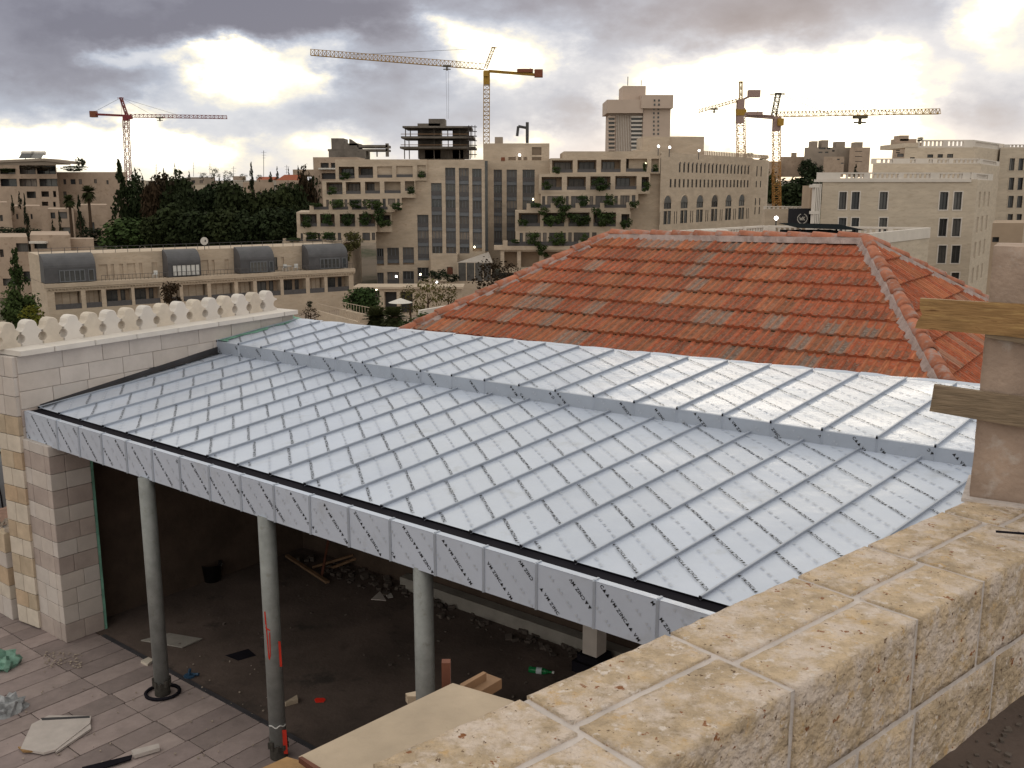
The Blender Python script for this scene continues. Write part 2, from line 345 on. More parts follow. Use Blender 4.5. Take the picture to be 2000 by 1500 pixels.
# glyphs
GL = {}
def glyph(ch):
    if ch not in GL:
        if ch == '^': GL[ch] = ([(0, 0), (.75, 0), (.38, .72)], [(0, 1, 2)], .95)
        else:
            c = bpy.data.curves.new('t', 'FONT'); c.body = ch; c.resolution_u = 2; c.offset = .02; o = bpy.data.objects.new('t', c)
            me = o.to_mesh(); vs = [(v.co.x, v.co.y) for v in me.vertices]; fs = [tuple(p.vertices) for p in me.polygons]; o.to_mesh_clear()
            GL[ch] = (vs, fs, (max(v[0] for v in vs) + .09) if vs else .3); bpy.data.objects.remove(o); bpy.data.curves.remove(c)
    return GL[ch]
TXT = 'VM ZINC^^ '
def film_print(name, frame, w, l, parent, size=.034, period=.42, off=0.0, pale=True, AT=math.radians(54)):
    """diagonal print: frame(a, b) -> point just above the sheet; a along the length l, b across the width w; lines run to +b, -a"""
    mb = MB(); sa_, sb_ = math.cos(AT), math.sin(AT); AN = math.pi - AT
    def put(vs, fs, cx, cy, ang, sz, m):
        ca, sa = math.cos(ang), math.sin(ang); pts = []
        for x, y in vs:
            X = cx + (x*ca + y*sa)*sz; Y = cy + (x*sa - y*ca)*sz
            if not (.004 < Y < w - .004 and .004 < X < l - .004): return
            pts.append(frame(X, Y))
        n = len(mb.v); mb.v += [tuple(p) for p in pts]
        for f in fs: mb.f.append(tuple(n + i for i in f)); mb.m.append(m)
    k0 = -2; kn = int((l + w)/period) + 2
    for k in range(k0, kn):
        a0 = (k + off) * period; flip = (k % 2 == 0)
        t = -R.uniform(0, .2); i = R.randrange(len(TXT)); end = w / sb_ + .05
        seq = []
        while t < end:
            ch = TXT[i % len(TXT)]; i += 1
            if ch == ' ': t += .34*size; continue
            g = glyph(ch); seq.append((ch, t)); t += g[2]*size*1.02
        for ch, t in seq:
            g = glyph(ch); ang = math.pi - math.pi/4*1.0
            # direction of the line in (a, b): (-s2, s2)
            if flip: cx, cy, an = a0 - t*sa_, t*sb_, AN
            else: tt = t + g[2]*size; cx, cy, an = a0 - tt*sa_ + .7*size*sb_, tt*sb_ + .7*size*sa_, AN - math.pi
            put(g[0], g[1], cx, cy, an, size, 0)
        if pale:
            t = R.uniform(0, .06)
            while t < end:
                for q in (0, 1): put(*glyph('^')[:2], a0 + period/2 - (t + q*.03)*sa_, (t + q*.03)*sb_, AN, .032, 1)
                t += .10
    if mb.v: mb.obj(name, ['ink', 'ink_pale'], parent)
def sheet(p00, p10, p11, p01, na, nb, amp, nrm):
    """slightly buckled metal sheet between four corners (a: 0->1 along, b: across)"""
    mb = MB(); ph = [R.uniform(0, 6.28) for _ in range(4)]; fq = R.uniform(4, 7)
    for i in range(na + 1):
        for j in range(nb + 1):
            u, v = i/na, j/nb; p = (p00*(1-u) + p10*u)*(1-v) + (p01*(1-u) + p11*u)*v
            e = math.sin(math.pi*v) * min(1, 6*min(u, 1-u) + .25)
            p = p + nrm * (amp * e * (math.sin(fq*u*2 + ph[0]) + .6*math.sin(fq*2.3*u + ph[1] + 2*v)))
            mb.v.append(tuple(p))
    for i in range(na):
        for j in range(nb):
            a = i*(nb+1) + j; mb.f.append((a, a+nb+1, a+nb+2, a+1)); mb.m.append(0)
    return mb
zr = thing('zinc_roof', 'stepped zinc roof wrapped in pale blue printed protective film, with standing seams', 'roof', (E0.x, E0.y, -2.8))
UP = V((0, 0, 1))
def roof_strip(p00, p10, p11, p01, name, lab=None):
    nrm = (p10 - p00).cross(p01 - p00).normalized(); nrm = nrm if nrm.z > 0 else -nrm
    sh = sheet(p00, p10, p11, p01, 14, 4, .0042, nrm); o = sh.obj(name, 'film', zr, True)
    l = (p10 - p00).length; w = (p01 - p00).length
    def fr(a, b): 
        u, v = a/l, b/w; return (p00*(1-u) + p10*u)*(1-v) + (p01*(1-u) + p11*u)*v + nrm*.0085
    film_print('film_lettering', fr, min(w, (p11 - p10).length), l, o, off=R.random())
    return o
def seam(p, q, h=.022):
    mb = MB(); d = (q - p).normalized(); p2 = p - d*.02
    side = d.cross(UP).normalized()
    mb.bar(p2 + UP*(h/2 - .002), q + UP*(h/2 - .002), .007, h + .006); mb.bar(p2 + UP*h + side*.004, q + UP*h + side*.004, .014, .007, 0)
    mb.bar(p2 - d*.004 + UP*(h/2), p2 + d*.012 + UP*(h/2), .014, h*1.0, 1)
    mb.obj('standing_seam', ['film_edge', 'black_metal'], zr)
NI = 21
for i in range(-1, NI):
    if i == -1: a, b = E0 + ed*(-.02), A0.copy(); b = V((A0.x, A0.y, -2.197)); 
    else: a, b = eave(i), topl(i)
    roof_strip(a, b, topl(i + 1), eave(i + 1), 'roof_panel')
    if i >= 0: seam(a, b)
for j in range(0, 22):
    p, q = step(j), step(j + 1)
    roof_strip(p, ridge(j), ridge(j + 1), q, 'roof_panel')
    seam(p, ridge(j))
    # riser below
    n = ed.cross(UP).normalized(); n = -n if n.y > 0 else n
    lo, lo2 = V((p.x, p.y, -2.215)), V((q.x, q.y, -2.215)); off = n*.012
    mb = MB(); mb.quad(lo + off, lo2 + off, q + off, p + off); mb.quad(p + off, q + off, q - n*.01 + UP*.004, p - n*.01 + UP*.004)
    o = mb.obj('riser_panel', 'film_edge', zr)
    h = (p - lo).length; w = (q - p).length
    film_print('film_lettering', lambda a, b, lo=lo, lo2=lo2, p=p, off=off, w=w, h=h, n=n: lo + (lo2 - lo)*(b/w) + UP*a + off + n*.003, w, h, o, .036, .42, R.random(), AT=math.radians(45))
    mb = MB(); mb.bar(lo + off, p + off + UP*.03, .016, .012); mb.obj('standing_seam', 'film_edge', zr)
# ragged bright flaps along the ridge
for j in range(0, 22):
    p, q = ridge(j), ridge(j + 1); d = (q - p); mb = MB(); bk = V((-n.x, -n.y, 0))
    up = [R.uniform(.004, .02) for _ in range(4)]
    for k in range(3): mb.quad(p + d*(k/3), p + d*((k+1)/3), p + d*((k+1)/3) + bk*.07 + UP*up[k+1], p + d*(k/3) + bk*.07 + UP*up[k])
    mb.obj('ridge_flap', 'film', zr)
# gutter, ledge and fascia
nf = -V((-ed.y, ed.x, 0)) if V((-ed.y, ed.x, 0)).y > 0 else V((-ed.y, ed.x, 0))     # towards us
g0, g1 = E0 + ed*(-.1), eave(NI)
mb = MB(); mb.obox(g0 - nf*.012 - UP*.06, (g1 - g0), nf*.140, UP*.046); mb.obox(g0 + nf*.122 - UP*.058, (g1 - g0), nf*.010, UP*.050)
mb.obj('gutter', 'black_metal', zr)
FD = .182
nj = 23
for k in range(-1, nj):
    p = E0 + ed*(.4596*k + .34) + nf*FD if k >= 0 else E0 + ed*(-.045) + nf*FD
    q = E0 + ed*(.4596*(k + 1) + .34) + nf*FD
    if k == -1: continue
    if k == 0: p = E0 + ed*(-.055) + nf*FD
    p = V((p.x, p.y, 0)); q = V((q.x, q.y, 0)); zt, zb = -2.446, -2.766
    mb = MB(); g = ed*.004
    mb.obox(p + g + UP*zb, q - p - g*2, -nf*.02, UP*(zt - zb)); mb.obox(p + g + UP*(zt - .002), q - p - g*2, -nf*.052, UP*.006)
    if k == 0: mb.obox(p + UP*zb - nf*.02, ed*.02, -nf*.3, UP*(zt - zb))
    o = mb.obj('fascia_panel', 'film', zr)
    w = (q - p).length
    film_print('film_lettering', lambda a, b, p=p, zb=zb: p + ed*b + UP*(zb + a) + nf*.003, w, zt - zb, o, .036, .36, R.random(), AT=math.radians(45))
    mb = MB(); mb.bar(q + UP*zb + nf*.003, q + UP*(zt + .004) + nf*.003, .018, .016); mb.bar(q + UP*(zt+.006), q + UP*(zt+.006) - nf*.05, .016, .01); mb.obj('fascia_joint', 'film_edge', zr)
# dark flashing and green strip along the crenellated wall, soffit and body
W0 = at(35, 686, -1.76); W1 = at(580, 605, -1.76); wd = (W1 - W0); wl = wd.length; wd.normalize(); wn = V((wd.y, -wd.x, 0))   # wn: towards the roof
mb = MB(); fi = W0 - wn*.055
def onwall(p): q = p - fi; return fi + wd*q.dot(wd)
for k in range(12):
    u, v = k/12, (k + 1)/12; zz0, zz1 = -2.44 + .243*u, -2.44 + .243*v
    p, q = onwall(E0).lerp(onwall(A0), u), onwall(E0).lerp(onwall(A0), v); p = V((p.x, p.y, zz0)); q = V((q.x, q.y, zz1)); h0, h1 = .035 + .055*u, .035 + .055*v
    mb.quad(p + wn*.016 - UP*.03, q + wn*.016 - UP*.03, q + wn*.016 + UP*h1, p + wn*.016 + UP*h0); mb.quad(p + wn*.016 + UP*h0, q + wn*.016 + UP*h1, q - wn*.01 + UP*(h1 + .01), p - wn*.01 + UP*(h0 + .01))
    mb.quad(p + UP*.016, q + UP*.016, q + wn*.07 + UP*.016, p + wn*.07 + UP*.016)
mb.obj('flashing', 'grey_flash', zr)
mb = MB(); k0 = V((A0.x, A0.y, A0.z)); k1 = at(575, 622, -1.904); s = k1 - k0; side = V((s.y, -s.x, 0)).normalized(); nn = 14
prev = None
for q in range(nn + 1):
    b = k0 + s*(q/nn); cur = (b + side*R.uniform(.10, .20) + UP*.014, b + UP*R.uniform(.012, .03), b - side*.06 + UP*R.uniform(.05, .13))
    if prev: mb.quad(prev[0], cur[0], cur[1], prev[1]); mb.quad(prev[1], cur[1], cur[2], prev[2])
    prev = cur
mb.obj('green_strip', 'green_strip', zr)
mb = MB()
bl = [E0 + ed*(-.05) + nf*(FD - .02), eave(NI) + nf*(FD - .02), ridge(22), ridge(0)]
bl = [V((p.x, p.y, 0)) for p in bl]
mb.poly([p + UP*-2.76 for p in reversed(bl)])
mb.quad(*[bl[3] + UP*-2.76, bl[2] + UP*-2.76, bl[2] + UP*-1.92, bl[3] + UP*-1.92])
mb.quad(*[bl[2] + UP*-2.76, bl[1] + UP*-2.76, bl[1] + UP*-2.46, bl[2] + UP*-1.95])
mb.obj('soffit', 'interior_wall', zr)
# ---- crenellated wall
cw = thing('crenellated_wall', 'white stone wall with a row of pierced white and beige merlons beside the zinc roof', 'wall', (W0.x, W0.y, ZT))
TH = .46; RW = math.atan2(wd.y, wd.x); zcap = -1.76
L = wl
mb = MB(); inn = W0 - wn*.06
mb.obox(V((inn.x, inn.y, ZT)) + wd*.02, wd*(L - .06), -wn*(TH - .07), UP*(zcap - .07 - ZT)); mb.obj('wall_core', 'mortar', cw)
s = 0.0
for ln in (.42, .52, .58, .62, .66, .62, .60, 9):                       # coping
    ln = min(ln, L - s)
    if ln < .02: break
    piece('coping_stone', 'white_stone_smooth', V((W0.x, W0.y, 0)) + wd*(s + ln/2) - wn*(TH/2 - .015) + UP*(zcap - .03), (ln - .006, TH + .03, .06), RW, cw); s += ln
zc = zcap - .065; row = 0
for ch in (.20, .20, .20, .20, .20, .22):
    s = .0; k = 0
    while s < L - .06:
        ln = R.uniform(.36, .62); ln = min(ln, L - .03 - s)
        if L - s - ln < .2: ln = L - .03 - s
        c = V((inn.x, inn.y, zc - ch/2)) + wd*(s + ln/2) - wn*.03
        m = 'white_stone' if row % 2 == 0 else ('pink_stone' if row > 2 else 'white_stone'); piece('stone', m, c + wn*R.uniform(0, .006), (ln - .007, .08, ch - .007), RW, cw); s += ln
    zc -= ch; row += 1
zc = zcap - .065; row = 0
while zc > ZT + .05:                                                     # near end face
    ch = R.uniform(.19, .24); ch = min(ch, zc - ZT)
    m = 'white_stone' if row < 3 else ('orange_stone' if row % 2 else 'beige_stone')
    cuts = [0, R.choice((.4, .55, .62)), 1]
    for q in (0, 1):
        a, b = cuts[q]*(TH - .05), cuts[q+1]*(TH - .05); c = V((inn.x, inn.y, zc - ch/2)) - wn*((a + b)/2) + wd*.0
        piece('stone', m, c, (.09, b - a - .006, ch - .007), RW, cw)
    zc -= ch; row += 1
def merlon_mesh():
    # outline in units of height: base, concave waist, pointed shoulder, round head
    half = [(.52, 0), (.52, .08)]
    for k in range(1, 8): a = -math.pi/2 + math.pi*k/8; half.append((.525 - .24*math.cos(a), .30 + .205*math.sin(a)))
    half += [(.53, .505), (.555, .54), (.52, .575), (.43, .60), (.35, .65), (.295, .71), (.275, .78), (.25, .87), (.18, .95), (.08, 1.0)]
    out = half + [(-x, y) for x, y in reversed(half)]; mb = MB(); n = len(out); th = .25; bv = .035
    rings = [(-th, .94), (-th + bv, 1), (th - bv, 1), (th, .94)]
    for y, sc in rings:
        for x, z in out: mb.v.append((x*sc, y, .5 + (z - .5)*sc if z > .01 else 0))
    for k in range(3):
        for i in range(n): a = k*n + i; b = k*n + (i+1) % n; mb.f.append((a, b, b+n, a+n)); mb.m.append(0)
    mb.f.append(tuple(range(n-1, -1, -1))); mb.f.append(tuple(range(3*n, 4*n))); mb.m += [0, 0]
    return mb
mm = merlon_mesh(); MER = {k: mm.mesh('merlon', k) for k in ('white_stone_smooth', 'beige_stone')}
m0 = at(24, 667, zcap) ; m1 = at(526, 602, zcap)
mb0 = W0 - wn*.335
for k in range(16):
    t = (k + .30)/15.9; p = mb0 + wd*(t*(L - .12)) + UP*.0
    o = link('merlon', MER['white_stone_smooth' if k % 2 else 'beige_stone'], cw, (p.x, p.y, zcap - .002), RW, (.285, .285, .288))
# ---- corner pier below the fascia, banded courses
F = at(130, 1257, ZT)
pier = thing('stone_pier', 'banded white and pinkish stone pier carrying the left end of the zinc fascia', 'pier', F)
zc = ZT; hs = [.22, .21, .19, .19, .20, .18, .20, .19, .20, .19, .20, .19]; row = 0
top = -2.75
pw, pd = .46, .66
core = F + ax*.03 - bx_*.03
mb = MB(); mb.obox(core, ax*(pw - .06), -bx_*(pd - .06), UP*(top - ZT)); mb.obj('pier_core', 'mortar', pier)
while zc < top - .01:
    ch = min(hs[row % 12], top - zc); m = 'pink_stone' if row in (0, 4, 6, 8, 10, 12) else 'white_stone'
    fr = R.choice((.38, .5, .6)); fr2 = R.choice((.4, .55, .65))
    for a, b in ((0, fr), (fr, 1)):                                      # right face (facing along -bx_.. seen right)
        c = F + ax*((a + b)/2*pw) - bx_*.05 + UP*(zc + ch/2 - ZT); piece('stone', m, c, ((b - a)*pw - .005, .10 + R.uniform(0, .004), ch - .006), RZA, pier)
    for a, b in ((.10/pd, fr2), (fr2, 1)):
        c = F - bx_*((a + b)/2*pd) + ax*.05 + UP*(zc + ch/2 - ZT); piece('stone', m, c, ((b - a)*pd - .005, .10 + R.uniform(0, .004), ch - .006), RZB, pier)
    zc += ch; row += 1
mb = MB(); mb.obox(F + ax*pw + UP*0, ax*.03, -bx_*.3 - nf*0, UP*(top - ZT)); mb.obj('green_strip', 'green_strip', pier)
# low banded pier to the left with rubble on its top
LP = at(25, 1212, ZT); LPx = LP
lp = thing('low_stone_pier', 'unfinished low pier of alternating orange and cream stone with rubble on its top', 'pier', LP)
zc = ZT + .0; lw, ld = .44, .40
mb = MB(); mb.obox(LP + ax*.03 - bx_*.03, ax*(lw - .06), -bx_*(ld - .06), UP*1.06); mb.obj('pier_core', 'mortar', lp)
for row, (ch, m) in enumerate(((.26, 'white_stone'), (.17, 'beige_stone'), (.22, 'orange_stone'), (.19, 'white_stone'), (.24, 'orange_stone'))):
    for a, b in ((0, .55), (.55, 1)):
        piece('stone', m, LP + ax*((a+b)/2*lw) - bx_*.05 + UP*(zc + ch/2 - ZT), ((b-a)*lw - .005, .10, ch - .006), RZA, lp)
        piece('stone', m, LP - bx_*((a+b)/2*ld) + ax*.05 + UP*(zc + ch/2 - ZT), ((b-a)*ld - .005, .10, ch - .006), RZB, lp)
    zc += ch
mb = MB()
for k in range(60):
    c = LP + ax*R.uniform(0, lw) - bx_*R.uniform(0, ld) + UP*(1.06 + R.random()*.05); s_ = R.uniform(.02, .06)
    mb.obox(c, V((s_, R.uniform(-.02, .02), R.uniform(-.01, .02))), V((R.uniform(-.01, .01), s_*.8, .01)), V((0, .01, s_*.6)))
o = mb.obj('rubble', 'rubble', lp); o['kind'] = 'stuff'
# ---- terrace floor: slab, paving, dark interior floor
fb0 = at(215, 1245, ZT); fb1 = at(575, 1450, ZT)                          # edge between paving and concrete
def fl(s, t, z=0): return V((fb0.x, fb0.y, ZT + z)) + bx_*s - ax*t           # s along the eave to the right, t towards us
mb = MB(); mb.obox(fl(-9, 9, -.30), bx_*20, ax*18, UP*.27)
ter = struct(mb.obj('terrace_floor', 'joint'))
ter['base'] = (0, 0, 0)
npav = 0
def pave(s0, s1, t0, t1, along):
    c = fl((s0+s1)/2, (t0+t1)/2, -.015 + R.uniform(0, .004)); piece('paving_slab', 'paving', c, (s1-s0-.010, t1-t0-.010, .03), RZB, ter, .003)
s_line = 0.02
# a border course along the concrete, then rows running away from it
row_w = .27
s = -4.2; r_ = 0
while s < 4.6:
    t = .04 + (.0 if r_ % 2 else .0); first = True
    while t < 4.2:
        ln = R.uniform(.42, .80) if not first else R.choice((.62, .66, .64)); first = False
        p = fl(s + .13, t + ln/2); q = p
        d = p.y*cp - p.z*sp_
        ok = True
        if d > .5:
            X = 1000 + FPX*p.x/d; Y = 750 - FPX*(p.y*sp_ + p.z*cp)/d
            ok = -160 < X < 760 and Y < 1720
        if ok: pave(s, s + row_w, t, t + ln, 0); npav += 1
        t += ln
    s += row_w; r_ += 1
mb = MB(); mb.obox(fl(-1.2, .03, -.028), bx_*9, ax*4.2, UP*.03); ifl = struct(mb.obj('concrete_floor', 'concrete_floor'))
mb = MB(); mb.obox(fl(-.1, .05, .002), bx_*6, ax*.05, UP*.008); o = mb.obj('edge_strip', 'grey_flash', ifl)
# walls closing the porch: left, back, and the low kerb
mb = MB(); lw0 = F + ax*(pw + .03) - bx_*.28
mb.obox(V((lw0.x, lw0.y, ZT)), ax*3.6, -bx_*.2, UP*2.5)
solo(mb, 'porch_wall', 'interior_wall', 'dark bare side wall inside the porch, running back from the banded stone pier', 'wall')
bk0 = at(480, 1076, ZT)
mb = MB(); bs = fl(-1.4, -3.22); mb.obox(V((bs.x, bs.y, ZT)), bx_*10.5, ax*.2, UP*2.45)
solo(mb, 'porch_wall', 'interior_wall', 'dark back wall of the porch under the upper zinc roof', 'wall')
mb = MB(); bs = fl(1.6, -3.05); mb.obox(V((bs.x, bs.y, ZT)), bx_*6, ax*.15, UP*.16)
solo(mb, 'kerb', 'concrete', 'low rough concrete kerb at the foot of the back wall in the porch', 'kerb')
# ---- pipe columns
def pipe(base, rad, label, red=False):
    t = thing('pipe_column', label, 'column', base, 'steel pipe columns under the fascia')
    mb = MB(); mb.tube(base, V((base.x, base.y, -2.755)), rad, 28); mb.obj('pipe', 'galv', t, True)
    mb = MB(); mb.tube(base, base + UP*.13, rad*1.03, 24)
    for k in range(9): a = k*.7; p = base + V((math.cos(a), math.sin(a), 0))*rad*1.0 + UP*.13; mb.tube(p - UP*.03, p + UP*R.uniform(0, .06), rad*.28, 6)
    mb.obj('tar_coat', 'pipe_base', t)
    return t
cA, cB = at(318, 1355, ZT), at(545, 1478, ZT); cC = cB + (cB - cA); 
cA.z = cB.z = cC.z = ZT
PR = .075
pA = pipe(cA, PR, 'galvanised steel pipe column with a dark ring around its base, nearest the stone pier')
pB = pipe(cB, PR, 'galvanised steel pipe column marked with red spray paint')
pC = pipe(cC, PR, 'plain galvanised steel pipe column behind the plywood sheet')
mb = MB()
for k in range(20):
    a, b = 2*math.pi*k/20, 2*math.pi*(k+1)/20; mb.tube(cA + V((math.cos(a)*.165, math.sin(a)*.15, .02)), cA + V((math.cos(b)*.165, math.sin(b)*.15, .02)), .018, 6)
mb.obj('base_ring', 'black_metal', pA)
def on_pipe(c, ang, z, r=PR + .0015): 
    return V((c.x + math.sin(ang)*r, c.y - math.cos(ang)*r, z))
def spray(c, pts, w, parent):
    mb = MB()
    for (a, z), (b, y) in zip(pts, pts[1:]):
        n = max(1, int(abs(b - a)/.15))
        for k in range(n):
            p = on_pipe(c, a + (b-a)*k/n, z + (y-z)*k/n); q = on_pipe(c, a + (b-a)*(k+1)/n, z + (y-z)*(k+1)/n); mb.bar(p, q, .003, w, 0, (0, 0, 1)) if abs(y - z) < abs(b - a)*PR else mb.bar(p, q, w, .003, 0, (0, -1, 0))
    mb.obj('spray_mark', 'spray', parent)
vb = math.atan2(cB.x, cB.y)                                              # direction of view on the second pipe
zz = lambda y: (atY(530, y, cB.y - .07)).z
va = -vb*0 + (-math.atan2(-cB.x, cB.y))*-1 if False else 0
def pa(px): return math.asin(max(-1, min(1, (px)/1.0)))
fc = -math.atan2(cB.x, cB.y)*-1
base_ang = math.atan2(-cB.x, cB.y)
def sa(u): return base_ang + math.asin(u)
spray(cB, [(sa(-.72), zz(1195)), (sa(-.68), zz(1220))], .012, pB)
spray(cB, [(sa(-.70), zz(1195)), (sa(-.55), zz(1285))], .009, pB); spray(cB, [(sa(-.75), zz(1226)), (sa(-.25), zz(1231))], .012, pB)
spray(cB, [(sa(-.62), zz(1228)), (sa(-.58), zz(1270)), (sa(-.50), zz(1288)), (sa(-.38), zz(1280)), (sa(-.32), zz(1235))], .009, pB)
spray(cB, [(sa(.62), zz(1255)), (sa(.66), zz(1305))], .035, pB); spray(cB, [(sa(.55), zz(1428)), (sa(.58), zz(1475))], .07, pB)
mb = MB()
for k in range(12): a, b = sa(-.9 + k*.15), sa(-.9 + (k+1)*.15) ; mb.tube(on_pipe(cB, a, zz(1420) + .01*math.sin(k)), on_pipe(cB, b, zz(1420) + .01*math.sin(k+1)), .006, 5)
mb.obj('tie_wire', 'white_plastic', pB)
wp = at(1160, 1308, ZT)
t = thing('square_post', 'white square post on a dark plinth at the right end of the porch', 'post', wp)
mb = MB(); mb.obox(wp - bx_*.09 - ax*.09 + UP*.18, bx_*.18, ax*.18, UP*2.1); mb.obj('shaft', 'white_stone', t)
mb = MB(); mb.obox(wp - bx_*.17 - ax*.17, bx_*.34, ax*.34, UP*.12); mb.obox(wp - bx_*.13 - ax*.13 + UP*.12, bx_*.26, ax*.26, UP*.08); mb.obj('plinth', 'black_metal', t)
# ---- loose things on the terrace and in the porch
def flat(px4, z, th, m, name, label, cat, group=None):
    pts = [at(x, y, z) for x, y in px4]; mb = MB(); n = len(pts)
    mb.poly([p for p in pts]); mb.poly([p - UP*th for p in reversed(pts)])
    for i in range(n): mb.quad(pts[i], pts[i] - UP*th, pts[(i+1) % n] - UP*th, pts[(i+1) % n])
    return solo(mb, name, m, label, cat, group)
Z = ZT + .018
flat([(62,1414),(95,1397),(178,1398),(176,1412),(110,1463),(85,1470),(40,1462)], Z + .02, .022, 'slab_piece', 'broken_slab', 'pale broken stone slab lying on the paving at lower left', 'slab')
flat([(128,1440),(176,1410),(178,1422),(108,1470)], Z + .012, .02, 'slab_piece', 'broken_slab', 'narrow shard leaning against the pale broken slab', 'slab')
flat([(35,1458),(95,1462),(92,1466),(45,1467)], Z + .018, .015, 'wood_yellow', 'wood_strip', 'thin yellow wood strip beside the broken slab', 'wood strip')
flat([(160,1498),(258,1474),(256,1482),(175,1508)], Z + .012, .012, 'black_metal', 'metal_bar', 'black metal bar lying on the paving near the bottom left corner', 'bar')
flat([(256,1465),(310,1452),(312,1460),(262,1475)], Z + .03, .035, 'slab_piece', 'stone_offcut', 'long pale stone offcut beside the black metal bar', 'offcut')
flat([(80,1402),(175,1398),(175,1401),(82,1406)], Z + .025, .006, 'grey_flash', 'metal_rod', 'thin grey rod lying along the top of the broken slab', 'rod')
flat([(275,1250),(330,1236),(395,1247),(356,1264)], ZT + .02, .012, 'concrete', 'flat_board', 'grey flat board on the porch floor behind the first pipe column', 'board')
flat([(556,1371),(580,1357),(582,1366),(558,1373)], ZT + .045, .04, 'plywood', 'wood_block', 'pale wood block on the dark floor beside the red-marked column', 'wood block')
flat([(614,1366),(618,1363),(633,1363),(636,1366),(632,1371),(617,1372)], ZT + .008, .004, 'red_paint', 'paint_mark', 'bright red paint mark on the dark concrete floor', 'paint mark')
flat([(725,1170),(742,1154),(754,1172)], ZT + .02, .01, 'slab_piece', 'paper_scrap', 'pale triangular scrap on the porch floor', 'scrap')
flat([(752,1160),(764,1158),(768,1166),(758,1168)], ZT + .012, .006, 'white_paper', 'paper_scrap', 'small crumpled scrap to the right of the triangular one', 'scrap')
flat([(440,1280),(485,1267),(500,1280),(465,1290)], ZT + .006, .003, 'black_metal', 'dark_patch', 'dark square patch on the porch floor between the two left columns', 'patch')  # thin dark four-sided sheet laid on the floor
flat([(275,1290),(290,1283),(300,1288),(288,1297)], ZT + .03, .03, 'beige_stone', 'stone_chip', 'small cream stone chip beside the first pipe column', 'stone chip')
c = at(370, 1322, ZT)
mb = MB(); mb.tube(c, c + UP*.02, .06, 10); mb.tube(c + UP*.02, c + V((.01, 0, .09)), .016, 8); mb.tube(c + V((.03,.02,.02)), c + V((.10,.0,.03)), .015, 6)
solo(mb, 'pipe_cap', 'blue_plastic', 'dark blue plastic pipe fitting standing on the concrete behind the first column', 'fitting')
c = at(415, 1134, ZT)
t = thing('bucket', 'black builder bucket standing in the dark back of the porch', 'bucket', c)
mb = MB(); mb.lathe([(.0, .004), (.10, .004), (.135, .24), (.14, .24), (.125, .235), (.095, .02), (0, .02)], c, 18); mb.obj('shell', 'bucket', t, True)
mb = MB()
for k in range(8):
    a, b = math.pi*k/8, math.pi*(k+1)/8; mb.tube(c + V((math.cos(a)*.14, -.05*math.sin(a), .235 - .06*math.sin(a))), c + V((math.cos(b)*.14, -.05*math.sin(b), .235 - .06*math.sin(b))), .004, 5)
mb.obj('handle', 'galv', t)
c = at(1055, 1316, ZT) + UP*.035; d = V((.9, -.25, 0)).normalized()
t = thing('plastic_bottle', 'green plastic bottle lying on the dark porch floor', 'bottle', c)
mb = MB(); mb.tube(c - d*.12, c + d*.04, .035, 12); mb.tube(c + d*.04, c + d*.10, .035, 12, .013); mb.tube(c + d*.10, c + d*.13, .013, 10); mb.obj('body', 'bottle_green', t, True)
mb = MB(); mb.tube(c - d*.04, c + d*.02, .0358, 12, cap=False); mb.obj('label', 'bottle_label', t)
mb = MB(); mb.tube(c + d*.13, c + d*.15, .015, 10); mb.obj('cap', 'white_plastic', t)
# crumpled sheets
def crumple(px, py, wpx, hgt, m, name, label, seed):
    c = at(px, py, ZT); r = random.Random(seed); w = wpx/FPX*c.y
    bm = bmesh.new(); bmesh.ops.create_icosphere(bm, subdivisions=3, radius=1)
    for v in bm.verts:
        k = 1 + r.uniform(-.30, .25); v.co = V((v.co.x*w/2*k, v.co.y*w/2*k, max(-.02, v.co.z)*hgt*k))
    me = bpy.data.meshes.new(name); bm.to_mesh(me); bm.free(); me.materials.append(M[m])
    o = link(name, me, None, c); return tag(o, label, 'bag')
crumple(8, 1300, 66, .16, 'plastic_green', 'plastic_bag', 'crumpled pale green plastic bag at the left edge of the paving', 3)
crumple(14, 1388, 74, .16, 'plastic_grey', 'plastic_bag', 'crumpled grey plastic sheet on the paving below the green bag', 4)
# rubble and dust by the pier, rubble along the porch back
def debris(fn, n, smin, smax, name, m, label):
    mb = MB()
    for k in range(n):
        c = fn(); s_ = R.uniform(smin, smax); a = R.uniform(0, 6.28)
        x = V((math.cos(a), math.sin(a), R.uniform(-.2, .2)))*s_; y = V((-math.sin(a), math.cos(a), R.uniform(-.2, .2)))*s_*R.uniform(.5, 1)
        mb.obox(c, x, y, V((0, 0, s_*R.uniform(.3, .7))))
    o = mb.obj(name, m); o['kind'] = 'stuff'; o['label'] = label; return o
def fpx(x0, x1, y0, y1, z=ZT + .012): return lambda: at(R.uniform(x0, x1), R.uniform(y0, y1), z)
debris(fpx(85, 160, 1275, 1305), 90, .006, .022, 'crumbs', 'rubble', 'crumbled mortar scattered by the foot of the stone pier')
debris(fpx(0, 540, 1270, 1500), 110, .004, .018, 'grit', 'rubble', 'grit and chips scattered over the terrace paving')
debris(lambda: fl(R.uniform(-.2, 6), -3.0 + R.uniform(-.12, .22), 0), 170, .02, .09, 'rubble', 'dark_rubble', 'broken concrete along the back of the porch floor')
debris(lambda: fl(R.uniform(0, 5.5), -R.uniform(.2, 3), .003), 80, .008, .035, 'grit', 'dark_rubble', 'small debris on the dark porch floor')
